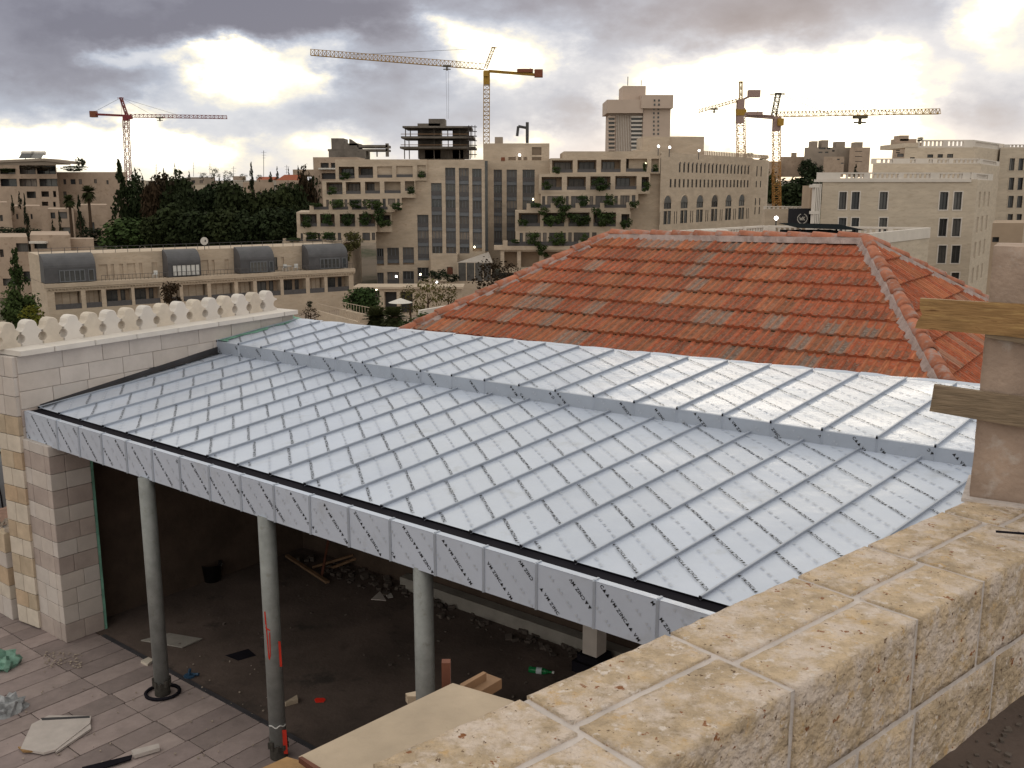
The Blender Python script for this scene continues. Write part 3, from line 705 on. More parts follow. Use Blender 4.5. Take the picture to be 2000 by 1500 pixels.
for k, (a, b, w, m) in enumerate((((628,1128),(650,1055),.03,'wood_red'),((560,1085),(640,1120),.05,'wood_old'),((610,1108),(690,1080),.025,'wood_old'),((640,1112),(720,1075),.03,'wood_old'))):
    p, q = at(*a, ZT + .03), at(b[0], b[1] + 20, ZT + .03); q = q + UP*(.42 if k == 0 else R.uniform(.02, .12))
    mb = MB(); mb.bar(p, q, w, .03)
    solo(mb, 'timber', m, ['reddish stake leaning upright in the back of the porch', 'wide old plank lying at the foot of the porch back wall', 'thin batten lying across the old plank in the porch', 'thin batten lying right of the reddish stake in the porch'][k], 'timber')
# ---- foreground parapet
zp = -1.0
I0 = at(1310, 1485, zp); O0 = at(1020, 1362, zp)
pdv = (at(1895, 975, zp) - O0); pdv.z = 0; pdv.normalize(); pn = V((-pdv.y, pdv.x, 0))     # pn: outwards (to the zinc roof)
wI = I0.dot(pn); wO = O0.dot(pn); PW = wO - wI
def pp(s, w, z=0.0): return V((O0.x, O0.y, 0)) + pdv*s - pn*w + UP*z          # w measured inwards from outer edge
par = thing('parapet_wall', 'rough yellow limestone parapet with pale mortar joints in the foreground', 'wall', pp(0, PW/2, -1.44))
zfl = -1.445
mb = MB(); mb.obox(pp(-1.6, .006, ZT), pdv*6.2, -pn*(PW - .011), UP*(zp - .006 - ZT)); mb.obj('mortar_bed', 'parapet_mortar', par)
def rough_block(o, a, b, c, na, nb, nc, parent, amp=.010, seed=0, faces=('top', 'in', 'end')):
    """hammer-dressed stone: box o + a,b,c, displaced on every face, edges pulled in"""
    r = random.Random(seed); bm = bmesh.new(); la, lb, lc = a.length, b.length, c.length
    ph = V((r.uniform(0, 50), r.uniform(0, 50), r.uniform(0, 50)))
    from mathutils import noise
    idx = {}
    def vert(i, j, k):
        if (i, j, k) in idx: return idx[i, j, k]
        u, v, w = i/na, j/nb, k/nc; p = o + a*u + b*v + c*w
        dx = min(u, 1-u)*la; dy = min(v, 1-v)*lb; dz = min(w, 1-w)*lc
        n_ = V((0, 0, 0))
        if i in (0, na): n_ += a.normalized()*(1 if i else -1)
        if j in (0, nb): n_ += b.normalized()*(1 if j else -1)
        if k in (0, nc): n_ += c.normalized()*(1 if k else -1)
        cnt = (i in (0, na)) + (j in (0, nb)) + (k in (0, nc))
        q = p*9 + ph
        h = noise.noise(q)*.4 + noise.noise(q*2.3)*.5 + noise.noise(q*5.1)*.45 + noise.noise(q*9.3)*.3
        e = h*amp
        if cnt >= 2: e = -.0005 - abs(noise.noise(q*1.7))*.0045
        p = p + n_.normalized()*e
        idx[i, j, k] = bm.verts.new(p); return idx[i, j, k]
    def face(fn, n1, n2, fl_):
        for x in range(n1):
            for y in range(n2):
                q = [fn(x, y), fn(x+1, y), fn(x+1, y+1), fn(x, y+1)]; f = bm.faces.new(q if fl_ else q[::-1]); f.smooth = True
    pos = a.cross(b).dot(c) > 0
    face(lambda x, y: vert(x, y, nc), na, nb, pos); face(lambda x, y: vert(x, y, 0), na, nb, not pos)
    face(lambda x, y: vert(x, 0, y), na, nc, pos); face(lambda x, y: vert(x, nb, y), na, nc, not pos)
    face(lambda x, y: vert(0, x, y), nb, nc, not pos); face(lambda x, y: vert(na, x, y), nb, nc, pos)
    me = bpy.data.meshes.new('stone'); bm.to_mesh(me); bm.free(); me.materials.append(M['rough_stone'])
    return link('stone', me, parent)
def sO(x, y):                                                             # distance along the wall of a pixel on its top
    return (at(x, y, zp) - O0).dot(pdv)
cuts = [-1.35, -.80, -.36, sO(1030, 1366), sO(1312, 1240), sO(1560, 1128), sO(1702, 1068), sO(1850, 1000), sO(1895, 975) + .3, sO(1895, 975) + .75, 3.2]
fr = [.5, .46, .52, .42, .55, .50, .40, .52, .5, .5]
g = .009
for k in range(len(cuts) - 1):
    a, b = cuts[k] + g, cuts[k+1] - g; wm = PW*fr[k]; near = k < 7
    nn = max(6, int((b - a)/.016)) if near else 8
    rough_block(pp(a, 0, zp - .05), pdv*(b - a), -pn*(wm - g), UP*.05, nn, 12, 3, par, .0048, 100 + k)
    a2 = a + R.uniform(-.0, .0); rough_block(pp(a2, wm + g, zp - .24), pdv*(b - a2), -pn*(PW - wm - g), UP*.24, nn, 12, 13, par, .0048, 200 + k)
ic = [-1.3, -.75, -.2, .12, .46, .72, .98, 1.42, 1.8, 2.3]
for k in range(len(ic) - 1):
    rough_block(pp(ic[k] + g, PW - .10, zfl - .1), pdv*(ic[k+1] - ic[k] - 2*g), -pn*.10, UP*(zp - .24 - g*2 - zfl + .1), max(6, int((ic[k+1]-ic[k])/.022)), 4, 10, par, .0048, 300 + k)
oc = [-1.4, -.6, .0, .5, 1.1, 1.6, 2.2, 2.9]
for q in range(3):
    for k in range(len(oc) - 1):
        rough_block(pp(oc[k] + g + q*.13, .0, zp - .06 - .30*(q+1)), pdv*(oc[k+1] - oc[k] - 2*g), -pn*.06, UP*.28, 10, 2, 5, par, .0048, 400 + k + q*10)
# roof floor we stand on
mb = MB(); q0 = pp(-4, PW - .02, zfl - .2); mb.obox(q0, pdv*9, -pn*6, UP*.2); struct(mb.obj('roof_floor', 'concrete_floor'))
debris(lambda: pp(R.uniform(.2, 2.2), PW + .02 + abs(R.gauss(0, .08)), zfl), 160, .004, .016, 'grit', 'dark_rubble', 'grit and stone chips on the dark roof floor at the foot of the parapet')
# our own building below the parapet
mb = MB(); q0 = pp(-1.6, PW - .04, ZT - 12); mb.obox(q0, pdv*6.2, -pn*9, UP*(zfl - .21 - ZT + 12)); solo(mb, 'near_building', 'hotel', 'stone building under the foreground parapet', 'building')
# wire on the parapet
mb = MB(); a, b = at(1945, 1038, zp + .012), at(2010, 1043, zp + .02); mb.tube(a, b, .004, 6); solo(mb, 'steel_wire', 'black_metal', 'short rusty steel wire lying on the parapet top at the right edge', 'wire')
# ---- pillar with clamped boards
PB = at(1892, 974, zp); PBr = at(2000, 989, zp); pf = (PBr - PB); pf.z = 0; pf.normalize(); pb = V((-pf.y, pf.x, 0))
ptop = (ray(1921, 474) * (PB.y / ray(1921, 474).y)).z
pil = thing('masonry_pillar', 'raw beige masonry pillar standing on the parapet at the right edge', 'pillar', PB)
def slab_rough(o, a, b, c, nm, m, parent, seed, amp=.004):
    ob = rough_block(o, a, b, c, 16, 8, 26, parent, amp, seed); ob.name = nm; ob.data.materials.clear(); ob.data.materials.append(M[m]); return ob
slab_rough(V((PB.x, PB.y, zp - .01)), pf*.55, pb*.24, UP*(ptop - zp), 'shaft', 'pillar_stone', pil, 900)
mb = MB(); mb.obox(V((PB.x, PB.y, zp - .004)) - pf*.02 - pb*.03, pf*.60, pb*.3, UP*.012); mb.obj('mortar_joint', 'parapet_mortar', pil)
def plane_pt(x, y, off):                                                 # on the pillar's front face, off in front
    o = PB - pb*off; n_ = pb; r = ray(x, y); t = V((o.x, o.y, 0)).dot(n_) / V((r.x, r.y, 0)).dot(n_); return r*t
def board(pxs, th, off, m, label, notch=None, name='formwork_board'):
    pts = [plane_pt(x, y, off) for x, y in pxs]; mb = MB(); n = len(pts)
    mb.poly(pts); mb.poly([p + pb*th for p in reversed(pts)])
    for i in range(n): mb.quad(pts[i], pts[i] + pb*th, pts[(i+1) % n] + pb*th, pts[(i+1) % n])
    return solo(mb, name, m, label, 'board')
board([(1797,583),(1802,583),(2120,602),(2120,675),(1960,656),(1787,641),(1791,628),(1801,614),(1796,602)], .022, .030, 'wood_yellow', 'yellow pine board with a notched end clamped across the pillar above')
board([(1923,650),(2120,676),(2120,692),(1925,659)], .018, .026, 'wood_grey', 'thin greenish wet lath under the yellow board on the pillar')
board([(1824,752),(2120,795),(2120,857),(1815,803),(1818,790)], .026, .034, 'wood_grey', 'weathered grey board clamped across the pillar below the yellow one')
# ---- plywood sheet and planks outside the parapet
zb = -1.10
flat([(583,1478),(884,1334),(1000,1368),(1075,1400),(760,1560),(700,1540)], zb, .012, 'plywood', 'plywood_sheet', 'dusty beige plywood sheet lying against the outside of the parapet', 'plywood')
flat([(500,1505),(560,1478),(640,1500),(700,1560),(520,1580)], zb - .03, .02, 'wood_yellow', 'timber_board', 'light timber board sticking out under the plywood sheet', 'board')
flat([(583,1479),(590,1477),(660,1520),(650,1526)], zb + .006, .012, 'wood_red', 'wood_edge', 'reddish batten along the left edge of the plywood sheet', 'batten')
flat([(880,1352),(948,1314),(980,1326),(912,1366)], zb - .05, .025, 'wood_old', 'timber_plank', 'short thick plank beside the parapet behind the plywood', 'plank')
flat([(898,1336),(944,1311),(950,1314),(904,1341)], zb - .03, .025, 'wood_old', 'timber_plank', 'narrow batten lying along the short thick plank', 'plank')
p = at(872, 1345, zb - .05); mb = MB(); mb.bar(p, p + UP*.07, .02, .02); solo(mb, 'timber_stake', 'wood_red', 'small upright stake behind the plywood sheet', 'stake')
flat([(792,1354),(812,1350),(812,1360),(796,1360)], zb - .05, .02, 'plywood', 'wood_offcut', 'pale offcut beside the foot of the third pipe column', 'offcut')
# ================================================================== TILED HOUSE
K1 = -.81
T1 = at(1190, 463, K1); T2 = at(1690, 471, K1) * .925
dn = (T2 - T1); dnl = V((dn.x, dn.y, 0)).length; dn2 = V((dn.x, dn.y, 0)).normalized(); frv = V((dn2.y, -dn2.x, 0)); frv = frv if frv.y < 0 else -frv
KS = .40
def on_front(x, y, Rp):
    r = ray(x, y); g = lambda t: frv.dot(V((r.x*t, r.y*t, 0)) - V((Rp.x, Rp.y, 0))) - (Rp.z - r.z*t)/KS
    t = -g(0)/(g(1) - g(0)); return r*t
PL = on_front(815, 640, T1); PRt = on_front(1848, 752, T2)
dsl = (frv - UP*KS).normalized()                                        # down the front slope
nfr = dn2.cross(dsl).normalized(); nfr = nfr if nfr.z > 0 else -nfr
hl = (PL - T1); hr = (PRt - T2)
house = thing('tiled_house', 'old house with a weathered red clay tile hipped roof behind the zinc roof', 'house', (T1.x, T1.y - 2, -8))
def tile_mesh(w, l, m, cutp=None):
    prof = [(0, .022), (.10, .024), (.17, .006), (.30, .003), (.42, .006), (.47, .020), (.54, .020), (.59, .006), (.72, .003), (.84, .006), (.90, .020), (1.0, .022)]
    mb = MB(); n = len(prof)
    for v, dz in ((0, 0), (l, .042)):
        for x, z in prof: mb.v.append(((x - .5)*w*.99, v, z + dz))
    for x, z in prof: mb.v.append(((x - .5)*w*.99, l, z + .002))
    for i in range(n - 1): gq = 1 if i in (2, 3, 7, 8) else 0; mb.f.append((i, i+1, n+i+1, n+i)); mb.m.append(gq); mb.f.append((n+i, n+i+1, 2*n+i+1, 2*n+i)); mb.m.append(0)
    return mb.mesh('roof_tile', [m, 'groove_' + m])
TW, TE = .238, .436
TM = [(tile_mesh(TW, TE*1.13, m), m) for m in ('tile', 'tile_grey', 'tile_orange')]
ntile = [0]
def tile_face(o, ud, vd, nd, rows, lcut, rcut, umax, stuff_rows=99, hide=None):
    """tiles on a slope: o top corner, ud along, vd down; lcut(v), rcut(v) limits of u at slope distance v"""
    rot = Matrix((ud, vd, nd)).transposed().to_4x4(); mbs = []
    for r in range(rows):
        v0 = r*TE - .03; v1 = v0 + TE*1.13
        lo, hi = min(lcut(v0), lcut(v1)), max(rcut(v0), rcut(v1)); c = math.floor(lo/TW) ; 
        off = 0
        while (c + off)*TW < hi:
            u = (c + .5)*TW
            if u - TW/2 > hi: break
            if hide and hide(o + ud*u + vd*(r*TE)): c += 1; continue
            k = R.choices((0, 1, 2), (5, 1.2, 2.8))[0]; me = TM[k][0]
            inside = (u - TW/2 >= max(lcut(v0), lcut(v1))) and (u + TW/2 <= min(rcut(v0), rcut(v1)))
            if not inside:
                bm = bmesh.new(); bm.from_mesh(me)
                for fn, sgn in ((lcut, 1), (rcut, -1)):
                    p0, p1 = V((fn(v0) - u, 0, 0)), V((fn(v1) - u, v1 - v0, 0)); t = p1 - p0; nn = V((t.y, -t.x, 0))*sgn
                    bmesh.ops.bisect_plane(bm, geom=bm.verts[:] + bm.edges[:] + bm.faces[:], plane_co=p0, plane_no=nn, clear_inner=True)
                if len(bm.faces) < 2: bm.free(); c += 1; continue
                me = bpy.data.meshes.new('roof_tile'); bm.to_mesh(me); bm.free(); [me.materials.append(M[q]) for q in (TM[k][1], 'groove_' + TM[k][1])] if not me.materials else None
            p = o + ud*u + vd*v0 + nd*(.012 + R.uniform(0, .004))
            if ntile[0] < 300 and r < stuff_rows:
                ob = bpy.data.objects.new('roof_tile', me); C.objects.link(ob); ob.matrix_world = Matrix.Translation(p) @ rot @ Matrix.Rotation(R.uniform(-.006, .006), 4, 'Z'); setpar(ob, house); ntile[0] += 1
            else:
                mt = Matrix.Translation(p) @ rot; mbs.append((me, mt, k))
            c += 1
    return mbs
rest = []
zfun_l = lambda v: v*dsl.dot(-UP)
# on the front slope the hips run: u(v) = u0 + v*ratio
lv = lambda P, Rp: ((P - Rp).dot(dn2), (P - Rp).dot(frv)*math.sqrt(1 + KS*KS))
la, lb = lv(PL, T1); ra, rb = lv(PRt, T2); U2 = (T2 - T1).dot(dn2)
lcut = lambda v: la/lb*v + .03; rcut = lambda v: U2 + ra/rb*v - .03
def hidden_front(p): 
    d = p.y*cp - p.z*sp_; X = 1000 + FPX*p.x/d; Y = 750 - FPX*(p.y*sp_ + p.z*cp)/d
    return Y > 640 + (X - 815)*.115 + 25
rest += tile_face(V(T1), dn2, dsl, nfr, 13, lcut, rcut, 0, hide=hidden_front)
# right-hand end slope
hrn = hr.normalized(); back = -frv
ne = hrn.cross(back).normalized(); ne = ne if ne.z > 0 else -ne
rb_ = ray(1920, 590); tt = T2.dot(ne)/rb_.dot(ne); BK = rb_*tt; hb = (BK - T2)
vde = ne.cross(back).normalized(); vde = vde if vde.z < 0 else -vde
al, bl_ = hr.dot(back), hr.dot(vde); ar, br = hb.dot(back), hb.dot(vde)
rest += tile_face(V(T2), back, vde, ne, 12, lambda v: al/bl_*v + .03, lambda v: ar/br*v - .03, 0, hide=lambda p: p.x/p.y*1.0 > .60)
for k in range(3):
    mb = MB()
    for me, mt, kk in rest:
        if kk != k: continue
        n = len(mb.v); mb.v += [tuple(mt @ v.co) for v in me.vertices]
        for p in me.polygons: mb.f.append(tuple(n + i for i in p.vertices)); mb.m.append(p.material_index)
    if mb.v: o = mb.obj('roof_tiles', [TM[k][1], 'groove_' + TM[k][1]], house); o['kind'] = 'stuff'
# boards under the tiles, all four slopes, and walls
def ext(Rp, h, zz): return Rp + h*((Rp.z - zz)/(-h.z))
ze = -3.0
cFL, cFR = ext(T1, hl, ze), ext(T2, hr, ze); cBR = ext(T2, hb, ze); cBL = cFL + (cBR - cFR)
cBL = T1 + (V((T1.x, T1.y, 0)) - V((T1.x, T1.y, 0))) + (cBR - T2) - dn2*((cBR - T2).dot(dn2)) + dn2*((cFL - T1).dot(dn2))
mb = MB(); dz = UP*-.012
mb.quad(T1 + dz, cFL + dz, cFR + dz, T2 + dz); mb.poly([T2 + dz, cFR + dz, cBR + dz]); mb.quad(T2 + dz, cBR + dz, cBL + dz, T1 + dz); mb.poly([T1 + dz, cBL + dz, cFL + dz])
mb.obj('roof_deck', 'tile', house)
mb = MB(); cs = [cFL, cFR, cBR, cBL]; cen = (cFL + cFR + cBR + cBL)/4
cs = [c + (cen - c)*.42 for c in cs]
for i in range(4): a, b = cs[i], cs[(i+1) % 4]; mb.quad(V((a.x, a.y, -12)), V((b.x, b.y, -12)), V((b.x, b.y, ze + .05)), V((a.x, a.y, ze + .05)))
mb.obj('wall', 'hotel', house)
def cap_mesh(l, r0, r1, m):
    mb = MB(); n = 9
    for x, r, dz in ((0, r0, .02), (l, r1, 0)):
        for i in range(n): a = math.pi*i/(n-1); mb.v.append((x, math.cos(a)*r, math.sin(a)*r*.85 + dz))
    for i in range(n):
        a = math.pi*i/(n-1); mb.v.append((0, math.cos(a)*(r0 - .025), math.sin(a)*(r0 - .025)*.85 + .015))
    for i in range(n - 1): mb.f.append((i, n+i, n+i+1, i+1)); mb.m.append(0); mb.f.append((2*n+i, i, i+1, 2*n+i+1)); mb.m.append(0)
    return mb.mesh('ridge_tile', m, True)
CAP = cap_mesh(.41, .088, .072, 'cap_tile')
def caps(a, b, up, mort=True):
    d = (b - a); l = d.length; d.normalize(); y = up.cross(d).normalized(); z = d.cross(y).normalized(); n = int(l/.37)
    rot = Matrix((d, y, z)).transposed().to_4x4()
    mb = MB(); k = 0; st = .05; pr = None
    while k*st < l:
        w1, w2 = R.uniform(.105, .155), R.uniform(.105, .155); p = a + d*(k*st); cur = [p + y*w1 - z*.035, p + y*.09 + z*.05, p + z*.07, p - y*.09 + z*.05, p - y*w2 - z*.035]
        if pr:
            for q in range(4): mb.quad(pr[q], cur[q], cur[q+1], pr[q+1])
        pr = cur; k += 1
    mb.obj('ridge_mortar', 'cap_mortar', house)
    for k in range(n):
        p = a + d*(l - (k + 1)*.37) + z*(.035 + R.uniform(0, .01)); ob = bpy.data.objects.new('ridge_tile', CAP); C.objects.link(ob)
        ob.matrix_world = Matrix.Translation(p) @ rot @ Matrix.Rotation(R.uniform(-.03, .03), 4, 'Z'); setpar(ob, house)
caps(T1, T2, UP); caps(ext(T2, hr, -2.55), T2, UP); caps(ext(T1, hl, -2.65), T1, UP); caps(ext(T2, hb, -2.3), T2, UP)
# moss along the lower row lips, dark bits also standing in for their shadow
mb = MB()
for r in range(1, 12):
    v = r*TE + .005
    u = lcut(v)
    while u < rcut(v):
        l = R.uniform(.01, .06)
        if R.random() < .75: mb.obox(T1 + dn2*u + dsl*v + nfr*.012, dn2*l, dsl*.03, nfr*R.uniform(.012, .03))
        u += l + R.uniform(0, .05)
o = mb.obj('moss_lip_shade', 'moss_lip_shade', house); o['kind'] = 'stuff'
# ================================================================== FAR SCENE
class Pl:
    """a vertical plane over the plan line P0 -> P1; s runs along it, n points to us"""
    def __init__(s, p0, p1):
        s.o = V((p0[0], p0[1], 0)); s.d = (V((p1[0], p1[1], 0)) - s.o).normalized(); s.n = V((s.d.y, -s.d.x, 0))
        if s.n.dot(-s.o) < 0: s.n = -s.n
        s.back = -s.n
    def hit(s, x, y):
        r = ray(x, y); t = s.o.dot(s.n)/V((r.x, r.y, 0)).dot(s.n); return r*t
    def sz(s, x, y): p = s.hit(x, y); return ((p - s.o).dot(s.d), p.z)
    def rect(s, x0, y0, x1, y1):
        ym, xm = (y0 + y1)/2, (x0 + x1)/2; return (s.sz(x0, ym)[0], s.sz(x1, ym)[0], s.sz(xm, y1)[1], s.sz(xm, y0)[1])
    def pt(s, a, z, dep=0): return s.o + s.d*a + (s.back if dep > 0 else -s.n)*dep + UP*z
    def skew(s, px): s.back = V(((px - 1000)/FPX*1.03, 1, 0)); return s      # the plan of the block is a parallelogram: its flanks run along this direction
def front(Y): return Pl((0, Y), (1, Y))
def zoomer(x0, y0, k): return lambda a: tuple(v for i, q in enumerate(a) for v in [(x0 if i % 2 == 0 else y0) + k*q])
z2, z3, z4, z5, z6, z7 = zoomer(550,200,.25), zoomer(1000,200,.25), zoomer(1500,200,.25), zoomer(0,280,.2), zoomer(300,280,.2), zoomer(50,420,.2)
def facade(pl, rc, holes, recess, D, name, mats, parent, top=True):
    """wall with real openings; rc and holes are (s0, s1, z0, z1); closed sides and top going back D"""
    s0, s1, za, zb = rc; hs = [(max(h[0], s0 + .02), min(h[1], s1 - .02), max(h[2], za), min(h[3], zb - .02)) for h in holes]; hs = [h for h in hs if h[1] > h[0] and h[3] > h[2]]
    S = sorted({s0, s1, *[h[0] for h in hs], *[h[1] for h in hs]}); Z = sorted({za, zb, *[h[2] for h in hs], *[h[3] for h in hs]})
    mb = MB(); P = pl.pt
    for j in range(len(Z) - 1):
        run = None
        for i in range(len(S) - 1):
            cs, cz = (S[i] + S[i+1])/2, (Z[j] + Z[j+1])/2; inh = any(h[0] < cs < h[1] and h[2] < cz < h[3] for h in hs)
            if not inh: run = (run[0] if run else S[i], S[i+1])
            if (inh or i == len(S) - 2) and run: mb.quad(P(run[0], Z[j]), P(run[1], Z[j]), P(run[1], Z[j+1]), P(run[0], Z[j+1])); run = None
    for h in hs:
        a, b, c, d = h; r = recess
        mb.quad(P(a, c), P(a, d), P(a, d, r), P(a, c, r)); mb.quad(P(b, d), P(b, c), P(b, c, r), P(b, d, r)); mb.quad(P(a, d), P(b, d), P(b, d, r), P(a, d, r)); mb.quad(P(b, c), P(a, c), P(a, c, r), P(b, c, r))
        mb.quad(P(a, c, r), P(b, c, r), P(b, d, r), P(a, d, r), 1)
    mb.quad(P(s0, za), P(s0, zb), P(s0, zb, D), P(s0, za, D)); mb.quad(P(s1, zb), P(s1, za), P(s1, za, D), P(s1, zb, D))
    if top: mb.quad(P(s0, zb), P(s1, zb), P(s1, zb, D), P(s0, zb, D))
    mb.quad(P(s1, za, D), P(s0, za, D), P(s0, zb, D), P(s1, zb, D))
    return mb.obj(name, mats, parent), hs
def window(pl, h, dep, parent, nx=2, fm='frame_dark', gm='glass', fw=.09, name='window', nz=1):
    a, b, c, d = h; P = pl.pt; mb = MB()
    for i in range(nx + 1): x = a + (b - a)*i/nx; x = min(max(x, a + fw/2), b - fw/2); mb.obox(P(x - fw/2, c, dep), pl.d*fw, pl.n*.06, UP*(d - c))
    for z in [c + fw/2, d - fw/2] + [c + (d - c)*k/nz for k in range(1, nz)]: mb.obox(P(a, z - fw/2, dep + .002), pl.d*(b - a), pl.n*.05, UP*fw)
    f = mb.obj(name, fm, parent); mb = MB(); mb.quad(P(a, c, dep + .003), P(b, c, dep + .003), P(b, d, dep + .003), P(a, d, dep + .003)); mb.obj('pane', gm, f)
    return f
def box_px(pl, rc, D, name, m, parent, dep=0):
    s0, s1, za, zb = rc; mb = MB(); mb.obox(pl.pt(s0, za, dep), pl.d*(s1 - s0), -pl.n*D, UP*(zb - za)); return mb.obj(name, m, parent)
def balcony(pl, h, rec, parent, m='railing', gm='curtain_glass', part=.78):
    """what fills a terrace bay: glazed doors on the back wall and a dark railing in front"""
    a, b, c, d = h; w = b - a
    window(pl, (a + .12*w, a + part*w, c, c + (d - c)*.86), rec - .04, parent, 3, 'frame_dark', gm, .08)
    mb = MB(); hh = (d - c)*.27; mb.obox(pl.pt(a, c, .12), pl.d*w, -pl.n*.03, UP*hh*.86); mb.obox(pl.pt(a, c + hh*.9, .14), pl.d*w, pl.n*.05, UP*.05); mb.obj('railing', m, parent)
# ground
def gz(x, y):
    base = -18.5
    if y > 165: base += 16.5*min(1, (y - 165)/165) + 8*min(1, max(0, (y - 330)/600)) + 6*min(1, max(0, (y - 930)/1500))
    return base
mb = MB(); xs = [-2500,-1200,-700,-450,-300,-200,-150,-110,-80,-50,-25,0,25,50,80,110,150,200,300,450,700,1200,2500]; ys = [-300,-60,-10,20,40,70,100,130,165,185,205,230,260,300,350,450,600,900,1400,2500]
for y in ys:
    for x in xs: mb.v.append((x, y, gz(x, y) + (R.uniform(-.5, .5) if y > 190 else 0)))
nx_ = len(xs)
for j in range(len(ys) - 1):
    for i in range(nx_ - 1): a = j*nx_ + i; mb.f.append((a, a+1, a+nx_+1, a+nx_)); mb.m.append(0)
struct(mb.obj('ground', 'ground', None, True))
mb = MB(); q = [(-45, 112), (5, 98), (30, 130), (30, 166), (-45, 158)]; mb.poly([V((x, y, -18.45)) for x, y in q]); struct(mb.obj('plaza', 'plaza'))
# ---- low building with barrel-roofed bays
lpL, lpR = atY(90, 555, 125), atY(690, 532, 150); LPL = Pl((lpL.x, lpL.y), (lpR.x, lpR.y)); Llen = (V((lpR.x, lpR.y, 0)) - V((lpL.x, lpL.y, 0))).length
lb_ = thing('low_building', 'long low stone building with grey barrel roofed bays above a row of loggias', 'building', (lpL.x, lpL.y, -18.5))
sx = lambda x: LPL.sz(x, 560)[0]
hol = [(105,157),(166,197),(206,256),(262,312),(318,351),(357,405),(412,458),(465,495),(502,548),(554,598),(605,634),(640,682)]
hs0 = [(sx(a), sx(b), -15.65, -13.35) for a, b in hol]
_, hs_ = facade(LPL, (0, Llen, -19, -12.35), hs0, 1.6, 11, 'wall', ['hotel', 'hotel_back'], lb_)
for k, h in enumerate(hs_):
    if k in (2, 3, 8, 9, 11): w = h[1] - h[0]; window(LPL, (h[0] + .12*w, h[0] + .55*w, h[2], h[3] - .3), 1.55, lb_, 2); window(LPL, (h[0] + .68*w, h[0] + .85*w, h[2] + .1, h[3] - .3), 1.55, lb_, 1)
    else: w = h[1] - h[0]; window(LPL, (h[0] + .04*w, h[1] - .06*w, h[2], h[3] - .05), 1.3, lb_, 3, 'hotel_back', 'hotel', .05, 'shutter')
    mb = MB(); mb.obox(LPL.pt(h[0], h[2], .1), LPL.d*(h[1] - h[0]), -LPL.n*.03, UP*.7); mb.obj('railing', 'railing', lb_)
box_px(LPL, (-.3, Llen + .2, -12.75, -12.25), .5, 'cornice', 'hotel', lb_, -.35)
box_px(LPL, (-.3, Llen + .2, -12.95, -12.8), .3, 'cornice', 'hotel', lb_, -.25)
mb = MB(); s = 0
while s < Llen: mb.obox(LPL.pt(s, -13.12, -.18), LPL.d*.16, -LPL.n*.18, UP*.2); s += .42
o = mb.obj('dentils', 'hotel', lb_); o['kind'] = 'stuff'
up_holes = [(207,224),(231,237),(248,255),(263,279),(287,293),(312,322),(408,424),(431,436),(456,464),(547,560),(568,573)]
_, hu = facade(Pl((LPL.pt(0, 0, 3.2).x, LPL.pt(0, 0, 3.2).y), (LPL.pt(1, 0, 3.2).x, LPL.pt(1, 0, 3.2).y)), (0, Llen, -12.3, -8.75), [(sx(a)*1.0, sx(b)*1.0, -12.2, -10.3) for a, b in up_holes], .18, 8, 'upper_wall', ['hotel', 'hotel'], lb_)
LP3 = Pl((LPL.pt(0, 0, 3.2).x, LPL.pt(0, 0, 3.2).y), (LPL.pt(1, 0, 3.2).x, LPL.pt(1, 0, 3.2).y))
for h in (hu[9],): window(LP3, h, .14, lb_, 1)
for a, b, gl in ((90, 192, 0), (333, 397, 1), (474, 541, 0), (608, 684, 0)):
    a, b = sx(a), sx(b); bay = MB(); n = 8
    prof = [(2.9, -8.55)] + [(2.9 - 2.4*math.sin(math.pi/2*k/n), -10.3 + 1.75*math.cos(math.pi/2*k/n)) for k in range(1, n + 1)]
    for (d0, y0), (d1, y1) in zip(prof, prof[1:]): bay.quad(LPL.pt(a, y0, d0), LPL.pt(b, y0, d0), LPL.pt(b, y1, d1), LPL.pt(a, y1, d1))
    for e in (a, b): bay.poly([LPL.pt(e, z, d) for d, z in prof] + [LPL.pt(e, -12.2, .5), LPL.pt(e, -12.2, 3.2)])
    bo = bay.obj('barrel_roof', 'lead_roof', lb_, False)
    bay = MB(); bay.quad(LPL.pt(a, -12.2, .52), LPL.pt(b, -12.2, .52), LPL.pt(b, -10.3, .52), LPL.pt(a, -10.3, .52)); bay.obj('front', 'lead_roof', bo)
    w = b - a
    if gl: window(LPL, (a + .12*w, b - .03*w, -12.15, -10.55), .49, bo, 6, 'frame_dark', 'white_plastic', .10)
    else: window(LPL, (a + .28*w, a + .78*w, -12.15, -10.6), .49, bo, 5, 'frame_blue', 'glass', .12); window(LPL, (a + .84*w, a + .96*w, -12.15, -10.6), .49, bo, 1, 'frame_blue', 'glass', .1)
mb = MB(); s = 0
while s < Llen: mb.bar(LPL.pt(s, -8.75, 3.4), LPL.pt(s, -7.9, 3.4), .05); s += 1.6
mb.bar(LPL.pt(0, -7.9, 3.4), LPL.pt(Llen, -7.9, 3.4), .05); mb.bar(LPL.pt(0, -8.3, 3.4), LPL.pt(Llen, -8.3, 3.4), .04); mb.obj('roof_railing', 'railing', lb_)
mb = MB(); s = sx(200)
while s < Llen: mb.bar(LPL.pt(s, -12.3, .1), LPL.pt(s, -11.5, .1), .035); s += .5
mb.bar(LPL.pt(sx(200), -11.5, .1), LPL.pt(Llen, -11.5, .1), .05); mb.obj('terrace_railing', 'railing', lb_)
t = thing('satellite_dish', 'round white satellite dish on the roof edge of the low building', 'satellite dish', LPL.pt(sx(416), -8.75, 3.0))
